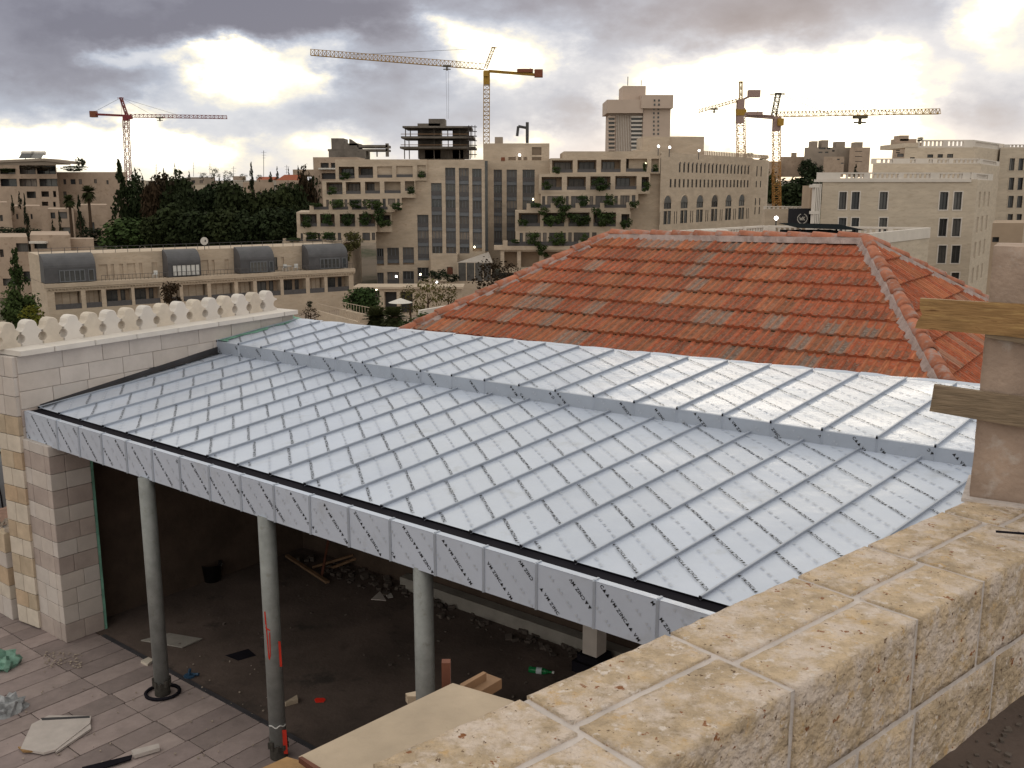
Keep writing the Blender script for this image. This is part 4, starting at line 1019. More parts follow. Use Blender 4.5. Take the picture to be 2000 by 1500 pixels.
c = LPL.pt(sx(416), -7.55, 2.6); mb = MB(); mb.tube(c, c - LPL.n*.12, .56, 18, .40); mb.obj('dish', 'frame_white', t); mb = MB(); mb.bar(c - UP*1.2, c - LPL.n*.1, .07); mb.bar(c, c + LPL.n*.5, .04); mb.bar(c + LPL.n*.5 - UP*.1, c + LPL.n*.5 + UP*.2, .12); mb.obj('mount', 'frame_dark', t)
for px, lab in ((305, 'white garden chair on the low building terrace beside a potted plant'), (560, 'white garden chair left of the table on the low building terrace'), (582, 'white garden chair right of the table on the low building terrace')):
    c = LPL.pt(sx(px), -12.25, 1.3); mb = MB()
    for i in (0, 1):
        for j in (0, 1): mb.bar(c + V((i*.5, j*.45, 0)), c + V((i*.5, j*.45, .45)), .05)
    mb.obox(c + UP*.43, V((.55, 0, 0)), V((0, .5, 0)), UP*.05); mb.obox(c + V((0, .42, .48)), V((.55, 0, 0)), V((0, .05, 0)), UP*.5)
    solo(mb, 'garden_chair', 'white_plastic', lab, 'chair')
c = LPL.pt(sx(570), -12.25, 1.2); mb = MB(); mb.tube(c + UP*.7, c + UP*.74, .6, 14); mb.tube(c, c + UP*.7, .05, 6); solo(mb, 'garden_table', 'white_plastic', 'white round table between two chairs on the low building terrace', 'table')
# ---- terraced hotel, left wing with its glazed column facade
ht = thing('terraced_hotel', 'stepped stone hotel wing with planted balconies and tall glazed window columns', 'hotel', (-30, 168, -19.5))
def rects(pl, zf, L_): return [pl.rect(*zf(q)) for q in L_]
def row(Y, zf, rc, holes, parent, rec=2.4, D=14, m='hotel', doors=True):
    pl = front(Y)
    if zf is z2: pl.skew(z2((rc[2], 0))[0] - 12)
    _ = 0; _, hs = facade(pl, pl.rect(*zf(rc)), rects(pl, zf, holes), rec, D, 'storey', [m, 'hotel_back'], parent)
    if doors:
        for h in hs: balcony(pl, h, rec, parent, gm='curtain_glass' if R.random() < .8 else 'glass', part=R.choice((.75, .9, .95)))
    return pl
def strip(Y, zf, rc, slots, parent, D=12):
    pl = front(Y).skew(z2((rc[2], 0))[0] - 12) if zf is z2 else front(Y); _, hs = facade(pl, pl.rect(*zf(rc)), rects(pl, zf, slots), .25, D, 'storey', ['hotel', 'hotel_back'], parent)
    for h in hs: window(pl, h, .2, parent, 1 if h[1] - h[0] < 1.4 else 3, 'frame_dark', 'curtain_glass', .08)
def parapet(Y, zf, rc, posts, parent, depth=3.0):
    pl = front(Y); box_px(pl, pl.rect(*zf(rc)), depth, 'terrace_slab', 'hotel', parent)
    for a, b, c, d in posts: box_px(pl, pl.rect(*zf((a, b, c, d))), .6, 'parapet_post', 'hotel', parent, .05)
    x0, x1 = posts[0][0], posts[-1][2]; r = pl.rect(*zf((x0, posts[0][1] + 8, x1, rc[1]))); box_px(pl, r, .06, 'railing', 'railing', parent, .3)
row(169.1, z2, (420,445,1135,612), [(447,502,570,594),(600,502,714,590),(747,500,864,588),(896,496,1024,585),(1060,490,1128,585)], ht)
row(168, z2, (318,612,1045,745), [(350,624,475,718),(502,622,618,715),(652,620,768,712),(803,618,930,710),(964,615,1038,692)], ht)
strip(167.8, z2, (325,745,940,840), [(350,760,370,834),(395,757,480,834),(492,758,514,834),(530,757,625,834),(640,757,660,834),(680,757,770,834),(790,752,814,834),(832,752,888,834),(904,752,922,834)], ht)
parapet(164.6, z2, (218,838,865,858), [(218,806,250,850),(368,806,396,850),(520,804,548,848),(672,802,696,846),(828,800,862,846)], ht)
row(164.5, z2, (118,858,745,1012), [(145,872,275,970),(302,872,415,970),(456,872,574,970),(606,872,730,970)], ht)
row(165.5, z2, (745,850,862,1012), [(752,880,850,962)], ht)
strip(164.3, z2, (120,1012,738,1092), [(150,1022,168,1085),(195,1020,270,1085),(285,1020,302,1085),(330,1020,420,1085),(440,1018,465,1085),(500,1018,600,1085),(632,1018,690,1078),(706,1018,730,1076)], ht)
parapet(161.2, z2, (5,1085,480,1104), [(10,1064,32,1100),(165,1066,190,1100),(316,1066,342,1100)], ht)
box_px(front(168.9), front(168.9).rect(*z2((0,1104,556,1460))), 10, 'storey', 'hotel', ht)
MP = front(169.5)
cols = [((1062,1150),878,1235),((1062,1150),1290,1400),((1172,1254),630,1230),((1172,1254),1285,1350),((1282,1360),510,1190),((1388,1465),513,1180),((1491,1564),518,1165)]
lows = [((566,664),1140,1275),((566,664),1335,1442),((697,798),1140,1275),((697,798),1330,1440),((826,918),1135,1272),((826,918),1325,1432),((947,1034),1132,1268),((947,1034),1318,1420)]
hl_ = [(x0, y0, x1, y1) for (x0, x1), y0, y1 in cols + lows]
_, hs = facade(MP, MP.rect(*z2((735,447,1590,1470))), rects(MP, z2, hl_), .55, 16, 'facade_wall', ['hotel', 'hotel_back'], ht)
STZ = 30/FPX*169.5
def column_fill(pl, h, parent, lit=()):
    a, b, c, d = h; z = d; k = 0
    while z - c > .8:
        wh = min(STZ*.76, z - c); hh = (a, b, z - wh, z)
        f = window(pl, hh, .46, parent, 3, 'frame_blue', 'lit_warm' if k in lit else ('curtain_glass' if R.random() < .75 else 'glass'), .10)
        zb_ = z - wh; sh = min(STZ - wh, zb_ - c)
        if sh > .1: mb = MB(); mb.obox(pl.pt(a, zb_ - sh, .40), pl.d*(b - a), pl.n*.2, UP*sh); mb.obj('spandrel', 'frame_blue', parent)
        mb = MB(); mb.obox(pl.pt(a, zb_, .12), pl.d*(b - a), -pl.n*.03, UP*wh*.34); mb.obj('balustrade', 'railing', parent)
        z -= STZ; k += 1
for h in hs: column_fill(MP, h, ht)
box_px(MP, MP.rect(*z2((1590,456,1612,1160))), .4, 'glass_shaft', 'glass', ht, -.05)
WP = front(176); hcols = [(1658,525,1722,1140),(1758,525,1838,1140),(1882,525,1976,1140)]
_, hs = facade(WP, WP.rect(*z2((1575,455,2110,1300))), rects(WP, z2, hcols), .55, 16, 'facade_wall', ['hotel', 'hotel_back'], ht)
for h in hs: column_fill(WP, h, ht)
PPl = front(178)
_, hs = facade(PPl, PPl.rect(*z2((1575,320,2092,456))), rects(PPl, z2, [(1772,427,1830,453),(1846,427,1874,453),(1890,427,1920,453),(1956,350,2030,412),(1956,427,2030,453)]), .3, 16, 'penthouse_wall', ['hotel', 'frame_dark'], ht)
for h in hs:
    mb = MB(); n = 7
    for k in range(n): mb.obox(PPl.pt(h[0], h[2] + (h[3]-h[2])*k/n, .12), PPl.d*(h[1]-h[0]), -PPl.n*.1, UP*(h[3]-h[2])/n*.5)
    mb.obj('louvre', 'hotel_back', ht)
box_px(front(182), front(182).rect(*z2((1665,270,1728,320))), 5, 'plant_room', 'flats_grey', ht)
p = PPl.hit(*z2((1919, 318))); mb = MB(); mb.tube(p, p + UP*3.6, .28, 8); mb.tube(p + UP*2.6, p + V((-1.6, 0, 2.9)), .24, 8); mb.tube(p + V((-1.6, 0, 2.9)), p + V((-1.8, 0, 1.2)), .24, 8); mb.obj('flue', 'frame_dark', ht)
p = front(176.5).hit(*z2((1730, 443))); mb = MB(); mb.box(p - V((0, .4, 0)), (.7, .4, .6)); mb.obj('red_panel', 'counter_red', ht)
LBp = front(166); rr = LBp.rect(*z2((1165,1190,1375,1470)))
_, hs = facade(LBp, rr, [LBp.rect(*z2((1292,1285,1338,1345)))], .5, 6, 'lobby_wall', ['hotel', 'hotel_back'], ht)
h = hs[0]; mb = MB(); cx = (h[0]+h[1])/2; rw = (h[1]-h[0])/2
mb.poly([LBp.pt(h[0], h[2], -.02), LBp.pt(h[1], h[2], -.02)] + [LBp.pt(cx + rw*math.cos(math.pi*k/8), h[3] - .6 + rw*math.sin(math.pi*k/8)*1.1, -.02) for k in range(9)]); mb.obj('arched_door', 'wood_red', ht)
# pavilion with an awning at the hotel entrance
pv = thing('entrance_pavilion', 'dark glazed pavilion under a pale sloping awning at the hotel entrance', 'pavilion', (front(160).hit(*z2((1500,1390)))))
pl = front(160); a = pl.rect(*z2((1378,1252,1640,1395))); box_px(pl, a, 6, 'glazed_front', 'glass', pv)
mb = MB(); q = [pl.hit(*z2(p)) for p in ((1372,1250),(1650,1252))]; q2 = front(166).hit(*z2((1618, 1168))); mb.poly([q[0], q[1], q2]); mb.poly([q2 - UP*.1, q[1] - UP*.1, q[0] - UP*.1]); mb.bar(q[0], q[1], .15); mb.obj('awning', 'canvas', pv)
for k in range(5): s_ = a[0] + (a[1]-a[0])*k/4; mb = MB(); mb.bar(pl.pt(s_, a[2], -.1), pl.pt(s_, a[3], -.1), .14); mb.obj('post', 'hotel', pv)
box_px(pl, (a[1] - 12, a[1] + 6, -21, a[2]), 5, 'plinth', 'hotel', pv)
# ---- right wing
h2 = thing('arcaded_hotel', 'stone hotel wing with stepped planted terraces and a long side with arched windows', 'hotel', (10, 168, -19.5))
row(172, z3, (300,436,1158,556), [(313,452,475,549),(511,450,660,546),(696,447,850,545),(891,440,1054,542),(1088,440,1148,545)], h2)
box_px(front(172.4), front(172.4).rect(*z3((405,382,1160,436))), 14, 'roof_band', 'hotel', h2)
row(170, z3, (212,556,1078,714), [(231,582,390,686),(429,580,578,684),(612,578,770,682),(806,575,974,680),(1012,582,1070,690)], h2)
strip(169.8, z3, (225,714,985,826), [(236,733,258,815),(276,732,400,815),(420,732,442,815),(462,732,590,815),(606,732,634,815),(652,730,785,815),(800,730,826,815),(846,727,918,813),(936,725,964,812)], h2)
parapet(166.9, z3, (115,824,922,848), [(115,790,146,840),(303,788,342,838),(497,788,532,836),(690,786,722,834),(895,782,924,832)], h2)
row(166.8, z3, (25,848,925,1008), [(52,864,220,969),(246,862,409,969),(441,860,606,969),(636,860,812,969),(854,872,918,972)], h2)
strip(166.6, z3, (28,1008,920,1118), [(60,1020,85,1110),(105,1018,225,1110),(242,1018,270,1110),(290,1018,420,1110),(440,1016,466,1110),(482,1016,605,1110),(625,1016,660,1110)], h2)
parapet(163.2, z3, (-140,1122,560,1152), [(-70,1080,-35,1140),(520,1080,548,1130)], h2)
pl = front(163.6)
_, hs = facade(pl, pl.rect(*z3((-90,1152,560,1330))), rects(pl, z3, [(-60,1165,40,1290),(70,1165,215,1290),(250,1165,400,1290)]), 2.4, 6, 'storey', ['hotel', 'hotel_back'], h2)
box_px(front(173), front(173).rect(*z3((905,436,1162,1180))), 12, 'end_wall', 'hotel', h2)
qa, qb = atY(*z3((1160, 600)), 172), atY(*z3((1868, 600)), 206); AP = Pl((qa.x, qa.y), (qb.x, qb.y)).skew(1530)
ztop = AP.sz(*z3((1160, 388)))[1]; AL = AP.sz(*z3((1868, 600)))[0]; AL2 = AP.sz(*z3((1992, 600)))[0]
hol = []; S = lambda x: AP.sz(*z3((x, 700)))[0]; ZA = lambda x, y: AP.sz(*z3((x, y)))[1]
za, zb_ = ZA(1303, 546), ZA(1303, 466); n1_ = 19
g1 = [(S(1303) + (S(1838) - S(1303))*k/(n1_-1), za, zb_) for k in range(n1_)]
za, zb_ = ZA(1303, 664), ZA(1303, 600); g2 = [(S(1236) + (S(1838) - S(1236))*k/20, za, zb_) for k in range(21)]
for s_, z0, z1 in g1: hol.append((s_ - .36, s_ + .36, z0, z1 - .25))
for s_, z0, z1 in g2: hol.append((s_ - .38, s_ + .38, z0, z1))
ars = [S(1217) + (S(1797) - S(1217))*k/5 for k in range(6)]; zt_, zs_, zb2 = ZA(1217, 730), ZA(1217, 785), ZA(1217, 832); zc1, zc2 = ZA(1217, 848), ZA(1217, 952); aw = 1.45
for s_ in ars:
    hol.append((s_ - aw, s_ + aw, zb2, zs_)); hol.append((s_ - aw, s_ - .12, zc2, zc1)); hol.append((s_ + .12, s_ + aw, zc2, zc1))
dsl_ = (ars[1] - ars[0])
for k in range(7):
    c_ = ars[0] - dsl_/2 + k*dsl_
    for e in (-.45, .45): hol.append((c_ + e - .18, c_ + e + .18, zc2, zc1 - .15))
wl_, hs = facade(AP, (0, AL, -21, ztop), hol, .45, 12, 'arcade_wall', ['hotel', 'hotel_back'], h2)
# round heads over the openings, as dark recessed lunettes with stone rims
for i_, h in enumerate(hs):
    wide = h[1] - h[0]
    window(AP, h, .38, h2, 2 if wide > 2 else 1, 'frame_dark', 'glass' if wide > 1.2 else 'curtain_glass', .08)
def lunette(c_, zb0, hw, hh, nm='lunette'):
    mb = MB(); pts = [AP.pt(c_ + hw*math.cos(math.pi*k/12), zb0 + hh*math.sin(math.pi*k/12), -.02) for k in range(13)]; mb.poly(pts, 0)
    for k in range(12):
        a, b = pts[k], pts[k+1]; c0 = AP.pt(c_, zb0, -.02); mb.quad(a, b, c0 + (b - c0)*1.10 + AP.n*.10, c0 + (a - c0)*1.10 + AP.n*.10, 1); mb.quad(c0 + (a - c0)*1.10 + AP.n*.10, c0 + (b - c0)*1.10 + AP.n*.10, c0 + (b - c0)*1.16 - AP.n*.0, c0 + (a - c0)*1.16, 1)
    mb.obj(nm, ['glass', 'hotel'], h2)
for s_ in ars: lunette(s_, zs_, aw, zt_ - zs_)
for s_, z0, z1 in g1: lunette(s_, z1 - .26, .36, .3)
_, hs = facade(AP, (AL + .05, AL2, -21, ztop - .25), [(AL + a_ - .28, AL + a_ + .28, z0, z1) for a_ in (3.0, 5.4) for z0, z1 in ((ZA(1303, 546) - .4, ZA(1303, 470)), (ZA(1303, 664), ZA(1303, 605)), (ZA(1217, 832), ZA(1217, 765)), (zc2 + .8, zc1))], .4, 10, 'end_block_wall', ['hotel', 'hotel_back'], h2)
for h in hs: window(AP, h, .3, h2, 1, 'frame_dark', 'glass', .07)
mb = MB(); s_ = AP.sz(*z3((1500, 400)))[0]
while s_ < AL2: mb.bar(AP.pt(s_, ztop, .2), AP.pt(s_, ztop + .75, .2), .22); s_ += .8
o = mb.obj('roof_finials', 'hotel', h2); o['kind'] = 'stuff'
for (a, b, c, d), Y in (((1020,268,1228,400),186), ((1228,266,1500,420),187), ((950,372,1120,392),184)):
    box_px(front(Y), front(Y).rect(*z3((a, b, c, d))), 9, 'roof_block', 'hotel', h2)
for k, (x, y, lab) in enumerate(((1145,342,'left bright floodlight on the hotel roof block'),(1232,350,'middle bright floodlight on the hotel roof block'),(1462,376,'right bright floodlight at the end of the hotel roof block'))):
    p = atY(*z3((x, y)), 171 if k < 2 else 183); t = thing('floodlight', lab, 'lamp', p - UP*.5); mb = MB(); mb.lathe([(0, .2), (.14, .14), (.2, 0), (.14, -.14), (0, -.2)], p, 10); mb.obj('lens', 'lamp_white', t); mb = MB(); mb.bar(p - UP*1.6 + V((0, .3, 0)), p + V((0, .3, 0)), .12); mb.obj('bracket', 'frame_dark', t)
# ---- hotel terrace plants
def rowbush(Y, zf, items, wing):
    for x, y, w, h, lab in items: bush(*zf((x, y)), w*.25*1.1, h*.25*1.15, Y, lab, 'bush', 'hotel terrace planting')
W1_ = 'left hotel wing'; W2_ = 'right hotel wing'
rowbush(168.6, z2, [(490,575,95,55,'dark shrub in the first bay of the top terrace, '+W1_)], '')
rowbush(168.4, z2, [(1097,562,80,50,'round shrub at the right end of the top terrace, '+W1_)], '')
rowbush(166.5, z2, [(390,690,80,60,'dark shrub in the first bay of the second terrace, '+W1_),(1007,686,85,58,'round shrub at the right end of the second terrace, '+W1_)], '')
rowbush(164.0, z2, [(265,800,90,36,'low dark shrub at the left end of the third terrace, '+W1_),(432,790,112,70,'domed shrub second from the left on the third terrace, '+W1_),(580,795,105,62,'middle shrub on the third terrace, '+W1_),(715,795,140,82,'widest shrub on the third terrace, '+W1_),(905,812,100,58,'shrub hanging over the right end of the third terrace, '+W1_)], '')
rowbush(163.9, z2, [(200,930,100,90,'dark shrub filling the first bay of the fourth terrace, '+W1_),(365,915,95,85,'dark shrub filling the second bay of the fourth terrace, '+W1_),(515,915,105,90,'dark shrub filling the third bay of the fourth terrace, '+W1_),(655,910,110,95,'dark shrub filling the fourth bay of the fourth terrace, '+W1_),(765,885,100,110,'tall creeper hanging at the end of the fourth terrace, '+W1_),(800,945,110,60,'trailing plant below the tall creeper on the fourth terrace, '+W1_)], '')
rowbush(160.8, z2, [(95,1072,110,36,'low light green shrub at the left of the fifth terrace, '+W1_),(232,1042,130,56,'clipped dark shrub left of centre on the fifth terrace, '+W1_),(378,1045,130,62,'clipped dark shrub right of centre on the fifth terrace, '+W1_)], '')
bush(*z2((550,1085)), 42, 40, 158, 'big pale creeper tumbling over the corner between the low building and the hotel', 'autumn', None, 'bush', 'creeper'); bush(*z2((510,1180)), 18, 34, 158, 'thin trailing end of the big creeper at the hotel corner', 'autumn', None, 'bush', 'creeper')
rowbush(170.3, z3, [(350,530,75,50,'dark shrub in the first bay of the top terrace, '+W2_),(1040,500,35,80,'slim shrub beside the lit window of the top terrace, '+W2_),(1118,512,64,54,'round shrub at the right end of the top terrace, '+W2_)], '')
rowbush(168.6, z3, [(270,650,85,60,'dark shrub in the first bay of the second terrace, '+W2_),(690,640,150,95,'dark foliage filling the third bay of the second terrace, '+W2_),(1045,658,70,72,'round shrub at the right end of the second terrace, '+W2_)], '')
rowbush(166.2, z3, [(190,800,80,44,'small shrub at the left of the third terrace, '+W2_),(365,765,105,78,'domed shrub second from left on the third terrace, '+W2_),(555,768,100,78,'middle domed shrub on the third terrace, '+W2_),(765,762,105,80,'domed shrub right of centre on the third terrace, '+W2_),(960,795,82,62,'round shrub overhanging the right end of the third terrace, '+W2_)], '')
rowbush(166.0, z3, [(90,935,75,60,'pale shrub in the first bay of the fourth terrace, '+W2_),(325,915,160,100,'dark foliage in the second bay of the fourth terrace, '+W2_),(525,915,160,100,'dark foliage in the third bay of the fourth terrace, '+W2_),(725,915,165,100,'dark foliage in the fourth bay of the fourth terrace, '+W2_),(250,850,100,60,'left creeper hanging over the edge above the fourth terrace, '+W2_),(425,850,130,95,'widest creeper hanging over the edge above the fourth terrace, '+W2_),(660,850,70,70,'right creeper hanging over the edge above the fourth terrace, '+W2_),(890,945,85,85,'round shrub at the right end of the fourth terrace, '+W2_)], '')
rowbush(162.8, z3, [(180,1070,130,100,'dark shrub left on the fifth terrace, '+W2_),(360,1068,140,95,'dark shrub in the middle of the fifth terrace, '+W2_),(565,1062,75,65,'small shrub right on the fifth terrace, '+W2_),(245,1160,105,90,'creeper hanging below the fifth terrace, '+W2_),(30,1085,80,30,'low shrub at the left end of the fifth terrace, '+W2_)], '')
for zf, x, y, Y, lab in ((z2,1965,757,175.2,'small warm lamp glowing in the recessed hotel facade'),(z2,1507,1130,168.7,'small warm lamp low in the rightmost window column'),(z3,1047,475,170.6,'warm lit lamp on the top terrace of the right hotel wing')):
    p = atY(*zf((x, y)), Y); mb = MB(); mb.lathe([(0, .2), (.12, .1), (.12, -.1), (0, -.2)], p, 8); solo(mb, 'wall_lamp', 'lamp_warm', lab, 'lamp')
p = atY(*z2((1859, 411)), 176.8); mb = MB(); mb.lathe([(0, .25), (.2, .1), (.2, -.1), (0, -.25)], p, 8); solo(mb, 'floodlight', 'lamp_white', 'small white floodlight on the penthouse wall', 'lamp')
# ---- stone building on the right with balustraded roofs
sb = thing('stone_building', 'new pale stone building in three balustraded tiers at the right', 'building', (40, 105, -19.5))
def balustrade(pl, rc, parent, solid=(), m='white_trim', dep=.1, step_=.5):
    """rail, base, posts and balusters; solid = list of (s0, s1) stretches that are plain wall"""
    s0, s1, za, zb = rc; h = zb - za
    mb = MB(); mb.obox(pl.pt(s0, zb - h*.2, dep), pl.d*(s1 - s0), -pl.n*.35, UP*h*.2); mb.obj('rail', m, parent); mb = MB(); mb.obox(pl.pt(s0, za, dep), pl.d*(s1 - s0), -pl.n*.35, UP*h*.2); mb.obj('base_rail', m, parent)
    q = s0
    for a, b in solid: mb = MB(); mb.obox(pl.pt(a, za, dep - .03), pl.d*(b - a), -pl.n*.40, UP*h); mb.obj('parapet_panel', m, parent)
    mb = MB()
    while q < s1:
        if not any(a - .1 < q < b + .1 for a, b in solid): mb.obox(pl.pt(q, za + h*.2, dep + .07), pl.d*step_*.45, -pl.n*.16, UP*h*.6)
        q += step_
    if mb.v: o = mb.obj('balusters', m, parent); o['kind'] = 'stuff'
BP = front(105).skew(1640)
def framed(pl, h, parent, m='white_trim', gm='glass'):
    window(pl, h, .22, parent, 2, 'frame_dark', gm, .07, nz=1)
    a, b, c, d = h; w = .11; mb = MB()
    for o_, l in ((pl.pt(a - w, c - w, -.04), 0), (pl.pt(a - w, d, -.04), 0)): mb.obox(o_, pl.d*(b - a + 2*w), -pl.n*.1, UP*w)
    for x in (a - w, b): mb.obox(pl.pt(x, c, -.04), pl.d*w, -pl.n*.1, UP*(d - c))
    mb.obj('window_surround', m, parent)
wins = [(555,700,612,835),(652,700,713,835),(870,700,932,835),(1340,700,1404,838),(1450,700,1512,838),(550,902,609,1040),(650,902,708,1040),(866,902,928,1040),(1335,908,1396,1046),(1440,908,1503,1046),(1328,1118,1390,1256),(1433,1118,1498,1256),(1322,1330,1384,1460),(1428,1330,1490,1460),(545,1110,606,1240),(646,1110,704,1240)]
_, hs = facade(BP, BP.rect(*z4((388,600,1577,1900))), rects(BP, z4, wins), .3, 20, 'wall', ['pale_block', 'hotel_back'], sb)
for h in hs: framed(BP, h, sb)
r = BP.rect(*z4((388,547,1580,603))); L_ = r[1] - r[0]
balustrade(BP, r, sb, [(r[0], r[0] + L_*.15), (r[0] + L_*.305, r[0] + L_*.345), (r[0] + L_*.53, r[0] + L_*.565), (r[0] + L_*.74, r[0] + L_*.80), (r[1] - L_*.05, r[1])])
box_px(BP, (r[0] - .1, r[1] + .1, r[2] - .25, r[2] + .02), 1, 'cornice', 'white_trim', sb, -.15)
qa = atY(*z4((1577, 800)), 105); qb = atY(*z4((1742, 800)), 121); SP = Pl((qa.x, qa.y), (qb.x, qb.y)); SL = (qb - qa).length; zt = r[2]
hol = []
for k in range(4):
    for y in ((700,835),(908,1045),(1118,1255),(1330,1465)):
        z0, z1 = BP.sz(*z4((1500, y[1])))[1], BP.sz(*z4((1500, y[0])))[1]; c_ = SL*(.18 + .22*k); hol.append((c_ - .8, c_ + .8, z0, z1))
_, hs = facade(SP, (0, SL, -21, zt), hol, .14, 6, 'side_wall', ['pale_block', 'pale_block'], sb)
for h in hs: window(SP, h, .10, sb, 2, 'pale_block', 'white_trim', .07, 'shutter')
balustrade(SP, (0, SL, zt, r[3]), sb, [(0, SL*.2), (SL*.75, SL)])
B2 = front(113).skew(1740)
facade(B2, B2.rect(*z4((815,478,1660,620))), [], .2, 18, 'wall', ['pale_block', 'hotel_back'], sb)
r2 = B2.rect(*z4((815,438,1660,480))); L2 = r2[1] - r2[0]
balustrade(B2, r2, sb, [(r2[0], r2[0] + L2*.04), (r2[0] + L2*.19, r2[0] + L2*.35), (r2[0] + L2*.40, r2[0] + L2*.52), (r2[0] + L2*.56, r2[0] + L2*.60), (r2[0] + L2*.71, r2[0] + L2*.75)])
qa = atY(*z4((1660, 500)), 113); qb = atY(*z4((1812, 500)), 127); S2 = Pl((qa.x, qa.y), (qb.x, qb.y)); facade(S2, (0, (qb - qa).length, -15, r2[2]), [], .2, 4, 'side_wall', ['pale_block', 'pale_block'], sb)
balustrade(S2, (0, (qb - qa).length, r2[2], r2[3]), sb, [(0, 2), ((qb - qa).length - 3, (qb - qa).length)])
B3 = front(122).skew(1800)
_, hs = facade(B3, B3.rect(*z4((1065,352,1605,500))), rects(B3, z4, [(1245,406,1290,432),(1325,404,1366,432),(1400,403,1446,432),(1110,428,1146,440)]), .3, 16, 'wall', ['pale_block', 'hotel_back'], sb)
for h in hs: window(B3, h, .2, sb, 2)
r3 = B3.rect(*z4((1170,292,1605,352))); balustrade(B3, r3, sb, [(r3[0] + 3.1, r3[0] + 3.7), (r3[1] - 1.2, r3[1])]); box_px(B3, B3.rect(*z4((1065,318,1172,354))), 8, 'stair_head', 'pale_block', sb)
qa = atY(*z4((1605, 400)), 122); qb = atY(*z4((1845, 400)), 134); S3 = Pl((qa.x, qa.y), (qb.x, qb.y)); l3 = (qb - qa).length
_, hs = facade(S3, (0, l3, -8, r3[2] + .1), [(l3*.15, l3*.34, r3[2] - 3.3, r3[2] - 1.9), (l3*.46, l3*.66, r3[2] - 3.3, r3[2] - 1.9)], .3, 6, 'side_wall', ['pale_block', 'hotel_back'], sb)
for h in hs: window(S3, h, .2, sb, 2)
balustrade(S3, (0, l3, r3[2], r3[3]), sb, [(0, .8), (l3*.82, l3)])
B4 = front(131).skew(1960)
w4 = [(1885,437,1926,532),(1956,437,1995,532),(1880,588,1921,684),(1950,588,1990,684),(1874,730,1916,823),(1944,730,1986,823),(1870,872,1911,936),(1940,872,1980,960),(2030,437,2070,532),(2026,588,2066,684)]
_, hs = facade(B4, B4.rect(*z4((1742,352,2300,1900))), rects(B4, z4, w4), .3, 16, 'wall', ['pale_block', 'hotel_back'], sb)
for h in hs: framed(B4, h, sb, 'pale_block')
r4 = B4.rect(*z4((1845,328,2300,354))); balustrade(B4, r4, sb, [(r4[0], r4[0] + .8)])
B0_ = front(103); fin = B0_.rect(*z4((345,636,390,1500)))
for k in range(4):
    a = fin[0] + (fin[1]-fin[0])*k/3.4; mb = MB(); mb.obox(B0_.pt(a, -20, 0), B0_.d*.12, -B0_.n*1, UP*(fin[3] + 20)); mb.obj('loggia_post', 'white_trim', sb)
for y in (638, 846, 1060): p = B0_.hit(*z4((345, y))); mb = MB(); mb.obox(V((p.x, p.y - .02, p.z - .35)), V((.7, 0, 0)), V((0, 1, 0)), UP*.3); mb.obj('loggia_beam', 'white_trim', sb)
box_px(front(106), front(106).rect(*z4((352,650,388,1500))), 3, 'loggia_back', 'hotel_back', sb, 2)
t = thing('roof_annex', 'low grey roof annex with a small dark opening in front of the right stone building', 'building', (48, 92, -19))
NP = front(92).skew(1950); _, hs = facade(NP, NP.rect(*z4((1728,942,1972,1500))), rects(NP, z4, [(1752,1052,1804,1092)]), .4, 8, 'wall', ['hotel_back', 'frame_dark'], t)
# ---- roof terrace with balustrade between the tiled house and the stone building
rt = thing('roof_terrace', 'lower stone block with a white balustraded roof terrace behind the tiled house', 'building', (22, 70, -19))
ZR = -3.15
def onz(x, y, z=ZR): return at(x, y, z)
c1, c2, c3, c4 = onz(1625, 463), onz(1818, 444.5), onz(1500, 440.5), onz(1282, 453)
for a, b, pn_, sol in ((c1, c2, 0, True), (c3, c2, 1, False), (c4, c3, 1, False)):
    P_ = Pl((a.x, a.y), (b.x, b.y)); l = (V((b.x, b.y, 0)) - V((a.x, a.y, 0))).length
    if sol:
        mb = MB(); mb.obox(V((a.x, a.y, ZR - .8)), V((b.x - a.x, b.y - a.y, 0)), -P_.n*.3, UP*.8); mb.obj('parapet_band', 'white_trim', rt)
        mb = MB(); mb.obox(V((a.x, a.y, -19)) - V((b.x - a.x, b.y - a.y, 0))*.6 - P_.n*.06, V((b.x - a.x, b.y - a.y, 0))*1.6, -P_.n*.4, UP*(ZR - .8 + 19)); mb.obj('wall', 'pale_block', rt)
    else: balustrade(P_, (0, l, ZR - .75, ZR), rt, [(0, l*.05), (l*.24, l*.27), (l*.5, l*.53), (l*.75, l*.78), (l*.95, l)] if pn_ else [], dep=0, step_=.42)
mb = MB(); mb.poly([V((p.x, p.y, ZR - .8)) for p in (c1, c2, c3, c4)]); mb.obj('deck', 'plaza', rt)
mb = MB(); q = [front(66).hit(x, y) for x, y in ((1562,462),(1668,462),(1675,446),(1566,445))]; mb.obox(q[0], q[1] - q[0], V((0, 5, 0)), UP*.25); mb.poly([q[3] + V((-.3, 0, 0)), q[2] + V((.3, -1, -.1)), q[2] + V((.3, 5, .1)), q[3] + V((-.3, 5, .15))])
for k in range(4): p = q[0] + (q[1] - q[0])*(k/3); mb.bar(p - UP*.6, p + UP*.5, .1)
mb.quad(q[0], q[1], q[1] + UP*.35, q[0] + UP*.35)
solo(mb, 'canopy', 'tarp', 'dark tarpaulin canopy on the roof terrace behind the tiled roof ridge', 'canopy')
p = front(64).hit(1395, 452); mb = MB(); mb.box(p - UP*.3, (1.7, 1.0, .8)); solo(mb, 'skylight', 'frame_white', 'white roof unit just behind the ridge of the tiled roof', 'roof unit')
